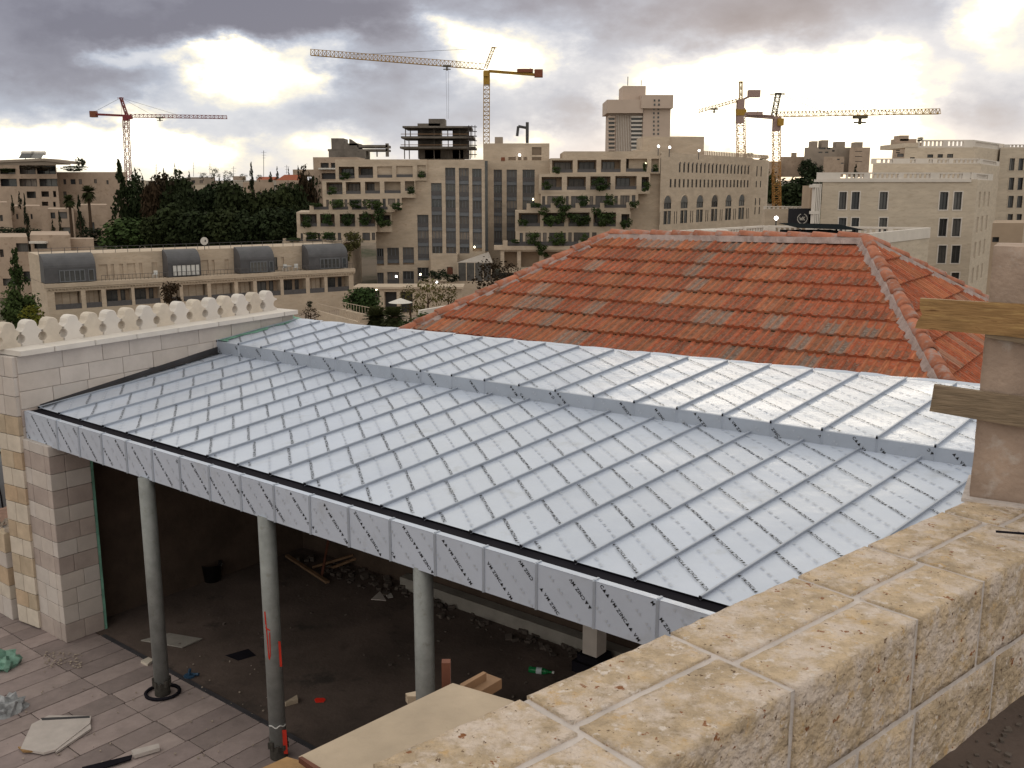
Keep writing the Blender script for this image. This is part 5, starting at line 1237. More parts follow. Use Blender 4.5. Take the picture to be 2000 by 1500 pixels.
# sign board with a wreath emblem
sg = thing('sign_board', 'black hoarding with a white wreath emblem beside the yellow crane', 'sign', atY(1562, 440, 108))
SG = front(108); rs = SG.rect(1540, 407, 1585, 440); box_px(SG, rs, .2, 'panel', 'sign_black', sg)
cx, cz = SG.sz(1567, 427); mb = MB()
for sgn in (-1, 1):
    for k in range(9):
        a = math.radians(-75 + k*17); q = V((cx + sgn*math.cos(a)*.52, 0, cz + math.sin(a)*.52)); d = V((-sgn*math.sin(a), 0, math.cos(a))); o_ = V((sgn*math.cos(a), 0, math.sin(a)))
        p = V((q.x, 107.97, q.z)); mb.poly([p - d*.09, p + o_*.07, p + d*.10, p - o_*.05])
for pts in (((-.30,.2),(-.22,-.2)),((-.22,-.2),(-.14,.12)),((-.14,.12),(-.06,-.2)),((-.06,-.2),(.02,.2)),((.08,.2),(.08,-.2)),((.28,.2),(.10,-.02)),((.12,0),(.30,-.2))):
    (a, b), (c, d) = pts; mb.bar((cx + a, 107.97, cz + b), (cx + c, 107.97, cz + d), .055, .01, 0, (0, 1, 0))
mb.obj('emblem', 'frame_white', sg)
ww = thing('street_wall', 'low stone wall with a railing behind the yellow crane', 'wall', atY(1530, 440, 112)); WPp = front(112); box_px(WPp, WPp.rect(1493,408,1600,470), .5, 'wall', 'hotel', ww); balustrade(WPp, WPp.rect(1493,403,1600,409), ww)
# ---- far tower
tw = thing('tower_block', 'tall beige hotel tower with a projecting crown rising behind the arcaded hotel', 'tower', atY(1250, 300, 600))
TB = front(600)
def tb(rc, D, nm, m='tower', dep=0): return box_px(TB, TB.rect(*rc), D, nm, m, tw, dep)
tb((1190,222,1256,345), 26, 'shaft'); tb((1254,190,1307,345), 30, 'wing', 'tower', -3); tb((1184,196,1254,222), 30, 'crown', 'tower', -5); tb((1250,187,1312,213), 34, 'crown', 'tower', -6); tb((1217,167,1262,198), 22, 'plant_room', 'tower', 2)
for k in range(15):
    y = 227 + k*8
    for a, b in ((1187.5,1201),(1232,1254)):
        box_px(TB, TB.rect(a, y, b, y + 3.4), 4, 'balcony', 'white_trim' if b > 1230 else 'tower', tw, -2.2); box_px(TB, TB.rect(a + 1, y + 3.6, b - 1, y + 7.6), .4, 'window', 'glass', tw, -.2)
    if k < 12: 
        for a in (1274, 1282.5): 
            o = box_px(TB, TB.rect(a, 196 + k*8, a + 3.2, 200 + k*8), .4, 'window', 'glass', tw, -6.3 if k < 2 else -3.2)
for k in range(9): x = 1203 + k*3.3; box_px(TB, TB.rect(x, 224, x + 1.1, 345), 1.2, 'rib', 'white_trim', tw, -.8)
p = TB.hit(1226, 167); mb = MB(); mb.bar(p, p + UP*5, .4); mb.bar(p + V((8, 0, 0)), p + V((8, 0, 3)), .3); mb.obj('mast', 'frame_dark', tw)
# ---- concrete shells under construction
s1 = thing('concrete_shell', 'round concrete building shell with open floors and scaffolding on its right side', 'building', atY(858, 305, 330)); SK = front(330); SKb = front(342)
def sk(pl, rc, D, nm, par_, m='raw_concrete', dep=0): return box_px(pl, pl.rect(*rc), D, nm, m, par_, dep)
for rc in ((786,246,920,249.5),(783,266,925,270),(781,286,928,290)): sk(SK, rc, 18, 'floor_slab', s1)
sk(SKb, (816,241,860,310), 10, 'core', s1); sk(SKb, (837,232,869,247), 8, 'stair_head', s1); sk(SKb, (884,246,915,310), 8, 'core', s1, 'raw_concrete'); sk(SKb, (830,290,905,312), 8, 'back_wall', s1)
for x in (788, 797, 845, 872, 896, 917):
    for y0, y1 in ((249,267),(269,287),(289,310)): sk(SK, (x, y0, x + 1.6, y1), .6, 'column', s1, 'raw_concrete', 1.0 + R.random()*6)
mb = MB()
for k in range(7): y = 248 + k*9; a, b = SK.hit(913, y), SK.hit(931, y); mb.bar(a - V((0, 2, 0)), b, .28)
for x in (916, 922, 928): a, b = SK.hit(x, 245), SK.hit(x, 308); mb.bar(a - V((0, 1.5, 0)), b - V((0, 1.5, 0)), .22)
mb.obj('scaffold', 'scaffold', s1)
for y in (262, 283): a, b = SK.hit(783, y), SK.hit(915, y); mb = MB(); mb.bar(a - V((0, .5, 0)), b - V((0, .5, 0)), .2); mb.obj('guard_rail', 'wood_old', s1)
s2 = thing('concrete_shell', 'low flat concrete shell behind the left hotel wing', 'building', atY(700, 330, 290)); SM = front(290)
for rc, nm in (((640,291,757,295),'floor_slab'),((698,283,757,288),'floor_slab'),((647,270,671,291),'core'),((671,280,700,291),'core'),((753,280,759,306),'column'),((735,294,737,306),'column'),((720,294,722,306),'column'),((642,295,715,312),'back_wall')): sk(SM, rc, 8 if nm != 'column' else .8, nm, s2)
mb = MB(); a, b, c = SM.hit(682, 271), SM.hit(682, 284), SM.hit(702, 284); off = V((0, 4, 0)); mb.poly([a, b, c]); mb.poly([c + off, b + off, a + off]); mb.quad(a, c, c + off, a + off); mb.quad(b, a, a + off, b + off); mb.obj('stair_flight', 'raw_concrete', s2)
f1 = thing('apartment_block', 'beige apartment block with a laundry balcony behind the left hotel wing', 'building', atY(650, 380, 205)); FB = front(205)
_, hs = facade(FB, FB.rect(613,307,700,400), [FB.rect(626,318,642,328), FB.rect(646,318,660,328), FB.rect(664,312,678,324), FB.rect(628,338,660,350)], .8, 10, 'wall', ['flats', 'frame_dark'], f1)
box_px(FB, FB.rect(624,328,664,331), 1.5, 'balcony', 'frame_white', f1, -1.2)
# ---- apartments on the left hill
def flats(Y, rc, holes, name, label, D=14, m='flats', rec=1.2, dark='frame_dark', zf=None, frames=True):
    pl = front(Y).skew(rc[2] if rc[2] < 1000 else rc[0]); t = thing(name, label, 'building', pl.hit((rc[0] + rc[2])/2, rc[3])); _, hs = facade(pl, pl.rect(*rc), [pl.rect(*h) for h in holes], rec, D, 'wall', [m, 'hotel_back'], t)
    for h in hs: window(pl, h, rec - .05, t, max(1, min(4, int((h[1] - h[0])/1.4))), 'frame_dark', 'glass' if R.random() < .7 else 'curtain_glass', .1)
    return t, pl
fa, pl = flats(240, (-60,320,116,470), [z5((0,245,150,300)), z5((190,215,345,300)), z5((360,215,545,300)), z5((5,345,165,420)), z5((190,345,360,420)), z5((385,345,578,420)), z5((262,470,350,535)), z5((405,468,478,522)), z5((520,465,548,525)), z5((410,570,470,610)), z5((520,570,545,620))], 'apartment_block', 'wide beige apartment block with deep balconies at the far left', rec=2.0)
mb = MB(); q = [pl.hit(*z5(p)) for p in ((-100,180),(0,168),(440,150),(690,182))]
for a, b in zip(q, q[1:]): mb.obox(V((a.x, a.y - .6, a.z - .5)), b - a, V((0, 9, 0)), UP*.6)
for a, b in zip(q, q[1:]): mb.quad(V((a.x, a.y - .1, pl.hit(0,322).z)), V((b.x, b.y - .1, pl.hit(0,322).z)), V((b.x, b.y - .1, b.z - .4)), V((a.x, a.y - .1, a.z - .4)))
mb.obj('roof', 'flats_grey', fa)
for k, (x, lab) in enumerate(((245, 'left solar water heater on the roof of the wide apartment block'), (345, 'right solar water heater on the roof of the wide apartment block'))):
    p = pl.hit(*z5((x, 155))); t = thing('water_heater', lab, 'solar heater', p); mb = MB(); mb.tube(p + V((-1.6, 2, 1.5)), p + V((1.6, 2, 1.5)), .5, 10); mb.obj('tank', 'frame_white', t); mb = MB(); mb.obox(p + V((-1.5, 0, .2)), V((3, 0, 0)), V((0, 1.7, 1.2)), V((0, -.06, .1))); mb.bar(p, p + V((0, 2, 1.5)), .1); mb.obj('collector', 'glass', t)
fb_, pl = flats(246, (114,336,252,480), [z5((620,350,645,400)), z5((690,350,738,400)), z5((770,350,800,400)), z5((920,350,945,390)), z5((620,470,650,520)), z5((1040,360,1060,400))], 'apartment_block', 'plain rear part of the beige apartment block behind the palms', rec=.3)
bush(146, 329, 56, 12, 239, 'dark roof garden hedge on the beige apartment block', 'pine', None); bush(158, 316, 18, 22, 239, 'spindly shrub on the roof of the beige apartment block', 'pine', None); bush(75, 328, 60, 12, 239.5, 'dark planting along the top balcony of the wide apartment block', 'brownleaf', None); bush(15, 333, 40, 9, 239.5, 'dark planting at the left end of the top balcony', 'pine', None)
flats(205, (-40,395,20,500), [z5((0,700,28,760)), z5((90,680,130,745))], 'stone_house', 'small beige house at the far left edge below the apartment block', rec=.4)
flats(212, (24,402,82,470), [z5((160,690,178,740)), z5((300,690,318,740))], 'stone_house', 'light beige boxy house in front of the wide apartment block', rec=.4)
flats(214, (96,408,146,470), [z5((495,675,540,735)), z5((570,670,655,735)), z5((610,820,690,880))], 'stone_house', 'grey house with a dark wide window below the palms', rec=.4)
flats(218, (140,400,212,470), [z5((870,770,925,880))], 'stone_house', 'pale house half hidden behind the round tree', rec=.4)
flats(165, (-60,463,62,640), [z5((0,1035,35,1110)), z5((160,975,300,1060)), z5((230,1250,310,1350)), z5((30,1320,160,1390))], 'stone_house', 'dim brownish house at the left edge behind the low building', rec=.6, m='flats')
t, pl = flats(158, (62,459,140,540), [z5((335,975,460,1030))], 'stone_house', 'flat roofed brown stone block behind the left end of the low building', rec=.5)
box_px(pl, pl.rect(*z5((310,955,470,975))), 3, 'roof_slab', 'white_trim', t, -1)
flats(160, (138,466,185,520), [], 'garden_wall', 'low brown garden wall behind the barrel roofed building', 3)
# small skyline houses
flats(330, (365,346,420,372), [(374,352,381,358), (390,352,396,358)], 'stone_house', 'small grey flat roofed house on the skyline above the grove', 8, 'flats_grey', .3)
flats(320, (475,356,535,385), [(505,376,512,382), (520,376,526,382)], 'stone_house', 'pale house on the skyline behind the tall cypress', 8, 'flats', .3)
flats(325, (378,361,408,372), [], 'stone_house', 'low pale wall house among the skyline trees', 6, 'pale_block', .3)
t, pl = flats(315, (540,352,588,375), [(560,358,566,368)], 'stone_house', 'house with a red pyramid roof on the skyline', 8, 'flats', .3)
mb = MB(); a, b, c = pl.hit(538,353), pl.hit(590,353), pl.hit(562,341); mb.poly([a, b, c + V((4, 4, 0)), c + V((-2, 4, 0))]); mb.poly([b, b + V((0, 9, 0)), c + V((4, 4, 0))]); mb.poly([a + V((0, 9, 0)), a, c + V((-2, 4, 0))]); mb.obj('roof', 'tile', t)
t, pl = flats(332, (502,351,530,362), [], 'stone_house', 'smaller red roofed house left of the red pyramid roof', 8, 'flats', .3)
mb = MB(); a, b, c = pl.hit(500,352), pl.hit(532,352), pl.hit(512,345); mb.poly([a, b, c + V((4, 4, 0)), c + V((-2, 4, 0))]); mb.poly([b, b + V((0, 9, 0)), c + V((4, 4, 0))]); mb.obj('roof', 'tile', t)
flats(335, (572,331,640,345), [], 'stone_house', 'long flat house on the skyline beside the left hotel wing', 8, 'flats', .3)
flats(340, (455,344,480,352), [], 'stone_house', 'tiny flat house on the skyline left of the tall cypress', 8, 'flats', .3)
flats(350, (262,352,285,372), [], 'stone_house', 'small pale house on the skyline right of the red crane', 8, 'pale_block', .3)
# right skyline
t, pl = flats(420, (1570,288,1660,340), [z4((398,350,450,366)), z4((460,350,486,366)), z4((395,385,425,395)), z4((445,385,470,395)), z4((500,372,520,385)), z4((540,425,580,440))], 'apartment_block', 'grey beige apartment block with roof turrets on the right skyline', rec=.6, m='flats_grey')
for q in ((586,275,597,290),(605,273,618,290),(634,276,651,290)): box_px(pl, pl.rect(q[0] + 1000, q[1], q[2] + 1000, q[3]), 5, 'roof_turret', 'flats_grey', t, 2)
t, pl = flats(410, (1658,288,1698,345), [z4((680,380,735,385)), z4((680,420,735,425)), z4((680,460,735,465))], 'apartment_block', 'right tower of the grey apartment group on the skyline', rec=.6, m='flats')
box_px(pl, pl.rect(1670,277,1685,290), 5, 'roof_turret', 'flats_grey', t, 2)
flats(400, (1608,306,1648,345), [z4((540,440,560,450)), z4((570,470,590,480))], 'apartment_block', 'lower front block of the grey apartment group', rec=.4, m='flats')
flats(430, (1523,306,1572,345), [], 'apartment_block', 'long low house on the right skyline behind the yellow crane', rec=.4, m='flats'); flats(440, (1545,298,1556,307), [], 'roof_room', 'small roof room above the long low house', 5, 'flats_grey')
flats(425, (1490,315,1526,350), [], 'apartment_block', 'pale house on the skyline left of the yellow crane', rec=.4, m='flats')
t, pl = flats(300, (1743,278,1800,320), [z4((1000,370,1030,378)), z4((1000,388,1030,396)), z4((1010,400,1060,425))], 'apartment_block', 'stepped beige block behind the top balustrade of the stone building', rec=.4, m='flats')
for q in ((1752,271,1790,282),(1758,264,1775,275)): box_px(pl, pl.rect(*q), 5, 'roof_step', 'flats', t, 1)
# ---- cranes
def lattice(mb, p, q, w, h, n, up=UP, bw=.12, tri=False):
    p, q = V(p), V(q); d = (q - p); x = d.cross(up).normalized()*w/2; y = up.normalized()*h
    if tri: cs = [(-x, V((0,0,0))), (x, V((0,0,0))), (V((0,0,0)), y)]
    else: y2 = y/2; cs = [(-x, -y2), (x, -y2), (x, y2), (-x, y2)]
    for a, b in cs: mb.bar(p + a + b, q + a + b, bw*1.5)
    k = len(cs)
    for i in range(n):
        a, b = p + d*(i/n), p + d*((i+1)/n)
        for j in range(k):
            c0, c1 = cs[j][0] + cs[j][1], cs[(j+1) % k][0] + cs[(j+1) % k][1]
            mb.bar(a + c0, b + c1, bw) if i % 2 else mb.bar(a + c1, b + c0, bw)
            mb.bar(b + c0, b + c1, bw)
def crane(Y, base, head, mastw, jib, cjib, apex, cols, label, weight, ties=(), trolley=None, hook=None, cab=None, jh=1.4, cth=1.2, nm=14, nj=26, bw=.13, slew=None, mtop=None, jdy=0, cdy=0):
    m, j, c, w = cols[:4]; A = lambda q, dy=0: atY(q[0], q[1], Y + dy)
    t = thing('tower_crane', label, 'crane', A(base)); mw = mastw/FPX*Y
    mb = MB(); lattice(mb, A(base), A(head), mw, mw, nm, V((0, 1, 0)), bw); mb.obj('mast', m, t)
    mb = MB(); lattice(mb, A(jib[0]), A(jib[1], jdy), 1.2, jh, nj, UP, bw*.85, True); mb.obj('jib', j, t)
    mb = MB(); lattice(mb, A(cjib[0]), A(cjib[1], cdy), 1.4, .5, 8, UP, bw*1.3); mb.bar(A(cjib[0]), A(cjib[1], cdy), 1.2, .35); mb.obj('counter_jib', c, t)
    if apex: mb = MB(); a = A(apex[0]); b = A(apex[1]); lattice(mb, a, b, .9, .9, 6, V((0, 1, 0)), bw); mb.box(b, (1.2, .5, .4)); mb.bar(b - V((1.6, 0, .1)), b + V((1.3, 0, 0)), .2); mb.obj('tower_head', j if len(cols) < 5 else cols[4], t)
    for k, q in enumerate(weight): o = box_px(front(Y + (cdy if k >= 0 else 0)), front(Y + cdy).rect(*q), 2.4, 'counterweight', w, t, -1.2)
    if slew: box_px(front(Y), front(Y).rect(*slew), mw*1.1, 'slewing_unit', c, t, -mw*.55)
    if cab: box_px(front(Y), front(Y).rect(*cab), 1.8, 'cab', j, t, -1.6)
    for a, b in ties: mb = MB(); mb.bar(A(a), A(b), .09); mb.obj('tie_rod', 'crane_dark', t)
    if trolley:
        mb = MB(); p = A(trolley, jdy*.5); mb.box(p, (2.6, 1.5, .5)); mb.bar(p, p - UP*1.4, .5); mb.bar(p - V((1.2, 0, 1.0)), p + V((1.2, 0, -1.0)), .3); mb.obj('trolley', 'crane_dark', t)
        if hook: mb = MB(); mb.bar(p + V((-.35, 0, 0)), A(hook), .06); mb.bar(p + V((.5, 0, 0)), A(hook) + V((.5, 0, 0)), .06); mb.obj('hook_rope', 'scaffold', t)
    return t
crane(420, (251,352), (246,234), 9, ((248,229),(443,232)), ((245,226),(180,223)), ((248,226),(236,191)), ('crane_red','crane_red','crane_red','counter_red'), 'red and white tower crane standing on the left hill', [(177,217,189,229)], [((236,191),(185,218)),((236,191),(345,224)),((236,191),(300,226)),((236,191),(238,224))], (312,230), None, (250,225,259,233), 1.3, 1, 16, 24, .16, (241,224,252,236))
crane(330, (950,300), (950.5,150), 11, ((945,136),(607,108)), ((955,139),(1058,147)), ((948,134),(964,93)), ('crane_yellow','crane_yellow','crane_yellow','counter_red'), 'big dark yellow tower crane over the shell building, jib pointing left', [(1044,136,1060,151),(1010,135,1041,142)], [((685,107),(915,96)),((915,96),(964,93)),((964,93),(1044,138)),((964,93),(1010,138))], (873,129), (873,232), (944,140,954,150), 1.9, 1.2, 18, 44, .13, (945,138,957,165))
crane(360, (1448,312), (1446,212), 14, ((1444,198),(1365,220)), ((1444,198),(1472,184)), ((1447,196),(1447,160)), ('crane_orange','crane_yellow','counter_pink','counter_pink','crane_yellow'), 'tower crane with a pinkish counterweight behind the arcaded hotel, jib turned towards us', [(1461,176,1484,190)], [], (1395,213), None, (1437,214,1456,226), 1.1, 1.4, 12, 12, .15, (1439,195,1452,241))
crane(200, (1517,445), (1516,256), 13, ((1510,228.5),(1835,222.5)), ((1510,229),(1456,225)), ((1511,228),(1520,183)), ('crane_orange','crane_yellow','counter_pink','counter_pink','crane_dark'), 'yellow orange tower crane beside the stone building, long jib pointing right', [(1458,219,1487,226)], [((1520,183),(1475,222)),((1520,183),(1620,223)),((1520,183),(1760,222))], (1680,229), None, (1516,232,1527,246), 1.0, 1.0, 22, 46, .085, (1510,228,1524,256))
p = atY(1516, 426, 107); t = thing('street_lamp', 'bright white lamp at the foot of the yellow orange crane', 'lamp', p - UP*3); mb = MB(); mb.lathe([(0, .22), (.16, .15), (.22, 0), (.16, -.15), (0, -.22)], p, 12); mb.obj('lamp_head', 'lamp_white', t); mb = MB(); mb.bar(p - UP*6, p - UP*.3, .12); mb.obj('pole', 'frame_dark', t)
# antennas on the skyline
for k, (x, y0, y1) in enumerate(((515,294,345),(378,315,345),(410,317,345),(456,325,345),(305,319,345),(348,322,345),(560,322,340))):
    a, b = atY(x, y1, 330), atY(x, y0, 330); mb = MB(); mb.bar(a, b, .10 if k else .14)
    for q in range(3): z = b - UP*(.6 + q*.9); mb.bar(z - V((.9 - q*.2, 0, 0)), z + V((.9 - q*.2, 0, 0)), .06)
    solo(mb, 'roof_antenna', 'scaffold', ['tall lattice-thin antenna right of the tall cypress', 'antenna above the grey flat roofed skyline house', 'antenna rising above the skyline pines', 'short antenna left of the tall cypress', 'short antenna right of the red crane', 'short antenna above the right end of the pine crowns', 'short antenna above the red pyramid roof'][k], 'antenna')
# ---- trees: the dark grove behind the low building
grove = 'dark trees of the hillside grove'
T_ = tree
T_(232, 322, 470, 200, 62, 'cone', 'pine', 'tallest dark conifer at the left end of the grove, in front of the red crane', grove)
T_(262, 336, 440, 203, 50, 'ball', 'pine', 'bushy dark conifer right of the tallest one, under the red crane', grove)
T_(243, 428, 490, 186, 100, 'ball', 'bush', 'broad round mid green tree in front of the grove', None, k=0)
T_(292, 358, 485, 196, 44, 'ball', 'brownleaf', 'reddish brown conifer among the dark grove', grove)
for k, (x, yt, yb, Y, w) in enumerate(((318,342,470,202,66),(345,345,475,197,72),(372,362,478,192,70),(400,366,480,196,74),(428,360,482,200,70),(452,356,482,190,70),(480,372,484,194,74),(508,378,484,191,70),(536,366,484,196,66),(556,370,482,192,60),(575,360,478,198,56),(596,336,470,203,44),(616,340,450,206,36),(338,405,488,184,80),(385,412,488,182,84),(432,410,488,181,84),(478,412,488,180,84),(522,410,486,181,80),(562,408,484,183,70),(600,400,470,190,44),(300,420,490,185,60))):
    where = 'back row' if k < 13 else 'front row'; n_ = k + 1 if k < 13 else k - 12
    words = ['leftmost','second from left','third from left','fourth from left','fifth from left','sixth from left','seventh from left','eighth from left','ninth from left','tenth from left','eleventh from left','twelfth from left','last on the right']
    T_(x, yt, yb, Y, w, 'ball', 'pine' if k % 11 else 'brownleaf', f'dark pine in the {where} of the hillside grove, {words[n_-1]}', grove)
T_(490, 311, 386, 196, 15, 'cone', 'cypress', 'tall slim cypress standing alone above the grove', None)
for x, yt, yb, w, lab in ((319,326,350,8,'left of two thin leaning cypresses on the skyline'),(341,320,350,9,'right of two thin leaning cypresses on the skyline'),(528,333,364,14,'small cypress left of the red pyramid roof'),(541,326,350,9,'thin cypress above the small red roof'),(563,327,344,6,'tiny cypress above the red pyramid roof'),(582,324,342,8,'tiny cypress near the left hotel wing'),(278,341,362,9,'small cypress right of the red crane'),(369,334,350,7,'little cypress on the grey skyline house')):
    T_(x, yt, yb, 325, w, 'cone', 'cypress', lab, None)
for x, yt, yb, w, lab in ((418,326,352,26,'dark pine crown on the skyline, left of a pair'),(444,330,356,24,'dark pine crown on the skyline, right of a pair'),(396,336,350,24,'low dark trees on the skyline above the grove'),(475,338,352,18,'small dark pine left of the tall cypress on the skyline'),(506,340,352,18,'small dark pine right of the tall cypress on the skyline'),(262,340,360,16,'dark bushy tree on the skyline under the red crane')):
    T_(x, yt, yb, 322, w, 'thin', 'pine', lab, None)
for x, yt, yb, w, Y, lab in ((22,378,412,10,200,'slim dark cypress in front of the far left houses'),(47,382,458,17,200,'taller dark cypress left of the light boxy house'),(153,386,466,26,196,'broad pointed cypress in front of the palms'),(115,414,460,12,200,'small dark cypress right of the light boxy house'),(102,430,458,12,198,'short dark cypress in the garden'),(37,375,402,12,208,'brownish thin tree behind the light boxy house')):
    T_(x, yt, yb, Y, w, 'cone', 'cypress', lab, None)
bush(20, 452, 60, 24, 196, 'dark hedge at the far left below the houses', 'cypress'); bush(70, 455, 40, 18, 197, 'dark hedge right of the taller cypress', 'cypress'); bush(180, 455, 40, 30, 195, 'dark bush right of the broad pointed cypress', 'cypress')
def palm(x, yt, ytr, ybase, Y, w, label):
    p = atY(x, (yt + ytr)/2, Y); z0 = atY(x, ybase, Y).z; rr = w/FPX*Y/2; t = thing('palm_tree', label, 'tree', (p.x, Y, z0))
    mb = MB(); mb.tube((p.x, Y, z0), p, .35, 8, .28); mb.obj('trunk', 'bark', t)
    mb = MB(); q = random.Random(int(x))
    for k in range(70):
        a = q.uniform(0, 6.28); e = q.uniform(-1.2, 1.3); d = V((math.cos(a)*math.cos(e), math.sin(a)*math.cos(e), math.sin(e))); s = d.cross(UP).normalized(); l = rr*q.uniform(.75, 1.05)*(1.0 if e > -.3 else 1.15)
        a1, a2 = p + d*l*.55 , p + d*l - UP*l*.22
        mb.poly([p + s*.04, a1 + s*.32, a2 + s*.05, a2 - s*.05, a1 - s*.32, p - s*.04])
        for u in (-1, 1):
            for f in (.6, .8, .95): b = p + (a2 - p)*f; mb.poly([b, b + s*u*.45 + d*.25, b + s*u*.05 + d*.2])
    mb.obj('crown', 'palm', t)
palm(135, 368, 412, 470, 206, 26, 'left of two fan palms in front of the apartment block'); palm(172, 350, 400, 470, 206, 34, 'right and taller of two fan palms in front of the apartment block')
# left foreground garden
T_(36, 560, 640, 110, 70, 'ball', 'bush', 'green tree at the left edge beyond the crenellated wall', None); T_(28, 478, 560, 150, 50, 'cone', 'bush', 'dark tree in front of the dim brown house at the left edge', None)
bush(62, 616, 60, 44, 104, 'yellow green shrub beyond the left end of the crenellated wall', 'yellowgreen'); bush(338, 575, 50, 52, 122, 'reddish brown creeper in front of the low building loggias', 'brownleaf')
# trees by the hotel terrace
T_(708, 562, 612, 128, 66, 'ball', 'bush', 'dark round tree in front of the low hotel windows', None)
T_(835, 535, 620, 120, 66, 'thin', 'autumn', 'olive brown bare-ish tree at the foot of the hotel', None); T_(875, 545, 610, 122, 50, 'thin', 'autumn', 'olive brown tree right of the first one, by the tiled roof', None); T_(800, 552, 612, 124, 46, 'thin', 'autumn', 'thin olive brown tree near the parasol', None)
T_(960, 500, 580, 130, 90, 'thin', 'brownleaf', 'dark twiggy tree in front of the glazed pavilion', None); T_(1000, 510, 560, 131, 60, 'thin', 'brownleaf', 'second dark twiggy tree behind the tiled roof hip', None)
for x, y, w, h, lab in ((857,536,40,24,'dark bush left of the arched door'),(880,542,34,22,'dark bush in front of the arched door'),(830,545,20,12,'small dark bush at the foot of the window columns')): bush(x, y, w, h, 158, lab, 'cypress')
T_(606, 598, 628, 70, 44, 'thin', 'brownleaf', 'small reddish tree just past the end of the crenellated wall', None); bush(605, 594, 14, 14, 110, 'small clipped shrub by the plinth of the low building', 'cypress')
palm(735, 606, 634, 660, 62, 44, 'low palm in the plaza behind the zinc roof ridge'); palm(770, 602, 634, 660, 60, 40, 'second low palm in the plaza, left of the parasol')
bush(825, 622, 60, 22, 66, 'dark low shrub beside the left eave of the tiled roof', 'bush'); bush(790, 634, 40, 18, 58, 'low planting between the palms and the tiled roof', 'bush')
T_(1548, 355, 440, 300, 90, 'ball', 'pine', 'dark tree mass behind the yellow orange crane, left part', None); T_(1585, 330, 440, 305, 90, 'ball', 'pine', 'dark tree mass behind the yellow orange crane, right part', None); T_(1575, 312, 350, 380, 26, 'ball', 'cypress', 'dark tree in front of the grey apartment group', None); T_(1595, 318, 350, 382, 22, 'ball', 'cypress', 'second dark tree in front of the grey apartment group', None); T_(1500, 340, 440, 310, 60, 'ball', 'pine', 'dark tree in the gap right of the arcaded hotel', None)
bush(1465, 302, 14, 10, 240, 'round tree top peeking over the arcaded hotel, left', 'cypress'); bush(1490, 308, 22, 12, 240, 'round tree top peeking over the arcaded hotel, right', 'cypress'); bush(1797, 272, 14, 8, 121, 'small roof plant on the top balustrade', 'cypress')
T_(1672, 322, 350, 395, 16, 'cone', 'cypress', 'slim dark tree between the grey apartment towers', None)
# plaza furniture
c = at(782, 622, -18.4); c = atY(782, 600, 118); t = thing('parasol', 'white parasol in the hotel garden', 'parasol', V((c.x, c.y, -18.4))); p = atY(782, 582, 118)
mb = MB(); n = 10
for k in range(n):
    a, b = 2*math.pi*k/n, 2*math.pi*(k+1)/n; mb.poly([p, p + V((math.cos(a)*1.5, math.sin(a)*1.5, -.55)), p + V((math.cos(b)*1.5, math.sin(b)*1.5, -.55))])
mb.obj('canopy', 'frame_white', t); mb = MB(); mb.tube((p.x, p.y, -18.4), p, .05, 6); mb.obj('pole', 'frame_white', t)
for k, (x, y, Y, m, lab) in enumerate(((774,540,150,'lamp_white','white lamp in front of the second low hotel window'),(720,535+28,148,'lamp_warm','leftmost warm lamp along the hotel terrace edge'),(797,556,148,'lamp_warm','warm lamp right of the white lamp on the hotel terrace edge'),(821,536,152,'lamp_warm','warm lamp above the olive brown trees'),(853,551,150,'lamp_white','pale lamp by the dark bushes at the arched door'))):
    if k == 1: x, y = 735, 565
    p = atY(x, y, Y); t = thing('garden_lamp', lab, 'lamp', p - UP*2.5); mb = MB(); mb.lathe([(0, .17), (.12, .12), (.17, 0), (.12, -.12), (0, -.17)], p, 10); mb.obj('globe', m, t); mb = MB(); mb.bar(p - UP*2.5, p - UP*.25, .09); mb.obj('pole', 'frame_dark', t)
gw = thing('garden_wall', 'curved pale terrace wall with openings at the foot of the hotel', 'wall', atY(760, 600, 142)); pl = front(142)
_, hs = facade(pl, pl.rect(742,562,900,640), [pl.rect(751,570,775,612), pl.rect(782,570,806,612)], 1.5, 4, 'wall', ['hotel', 'frame_dark'], gw); box_px(pl, pl.rect(690,560,905,564), 5, 'coping', 'hotel', gw, -.4)
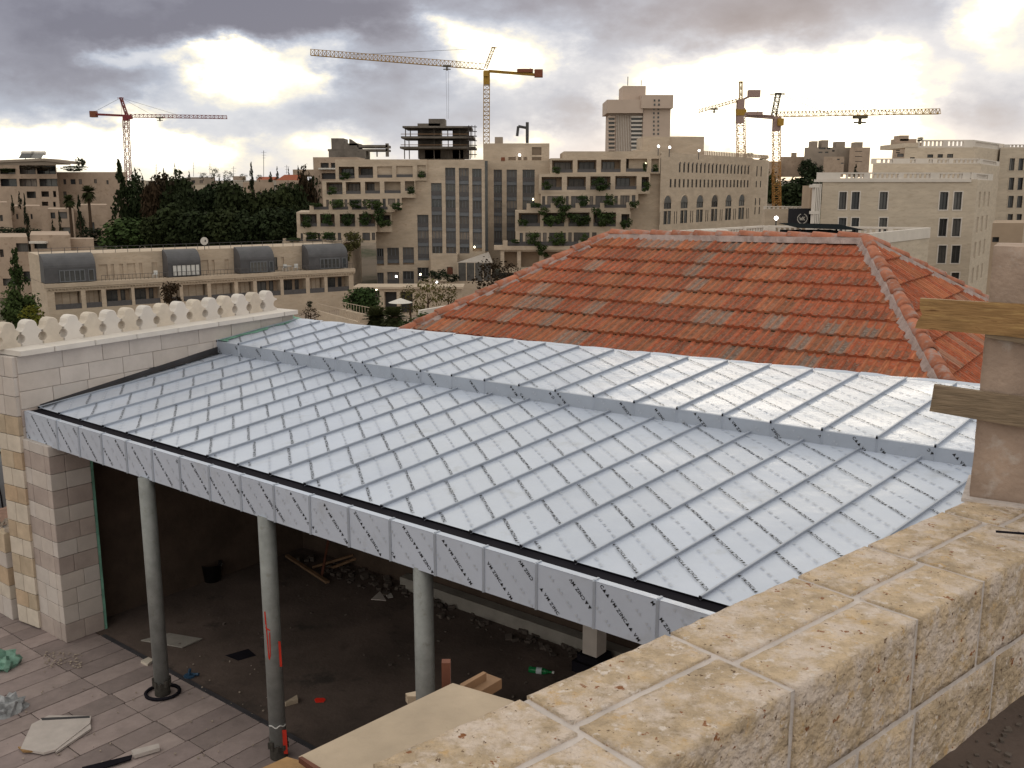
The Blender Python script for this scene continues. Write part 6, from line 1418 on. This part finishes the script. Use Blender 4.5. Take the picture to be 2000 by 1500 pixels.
for k, (a, b, w) in enumerate((((665,603),(800,632),.5),((620,606),(700,628),.4))):
    p, q = atY(*a, 125), atY(*b, 108); mb = MB(); mb.bar(V((p.x, p.y, p.z - .6)), V((q.x, q.y, q.z - .6)), .3, 1.2); d = (q - p)
    for j in range(24): z = p + d*(j/23); mb.bar(z, z + UP*.9, .05)
    mb.bar(p + UP*.9, q + UP*.9, .06); solo(mb, 'ramp_railing', 'hotel', ['longer sloping ramp wall with railing in the plaza behind the zinc roof', 'shorter ramp wall with railing left in the plaza'][k], 'railing')
mb = MB(); a, b = atY(820, 612, 75), atY(900, 598, 80); mb.bar(a, b, .3, .5); solo(mb, 'kerb_wall', 'white_trim', 'thin pale wall cap left of the tiled roof', 'wall')
# things at the very left edge
c = V((-9.2, 15.0, -5.5)); c = atY(-60, 930, 11.5)
t = thing('metal_dome', 'grey ribbed metal dome behind the stone pier at the left edge', 'dome', c - UP*1); mb = MB(); mb.lathe([(.62*math.cos(a), .80*math.sin(a)) for a in [math.pi/2*k/8 for k in range(9)]], c - UP*.3, 24); mb.obj('shell', 'dome', t, True)
mb = MB()
for k in range(12):
    a = 2*math.pi*k/12
    for j in range(8): e, f = math.pi/2*j/8, math.pi/2*(j+1)/8; mb.bar(c - UP*.3 + V((math.cos(a)*.625*math.cos(e), math.sin(a)*.625*math.cos(e), .805*math.sin(e))), c - UP*.3 + V((math.cos(a)*.625*math.cos(f), math.sin(a)*.625*math.cos(f), .805*math.sin(f))), .014)
mb.obj('rib', 'black_metal', t)
mb = MB(); a, b = atY(-40, 742, 12.5), atY(9, 738, 12.5); mb.bar(a, b, .06); a2, b2 = atY(-40, 830, 12.5), atY(12, 828, 12.5); mb.bar(a2, b2, .12); mb.bar(atY(-40, 780, 12.5), atY(10, 776, 12.5), .05)
for k in range(5): p = a + (b - a)*(k/4); q = a2 + (b2 - a2)*(k/4); mb.bar(p, q, .045)
solo(mb, 'balustrade', 'white_trim', 'white railing at the left edge beyond the crenellated wall', 'railing')
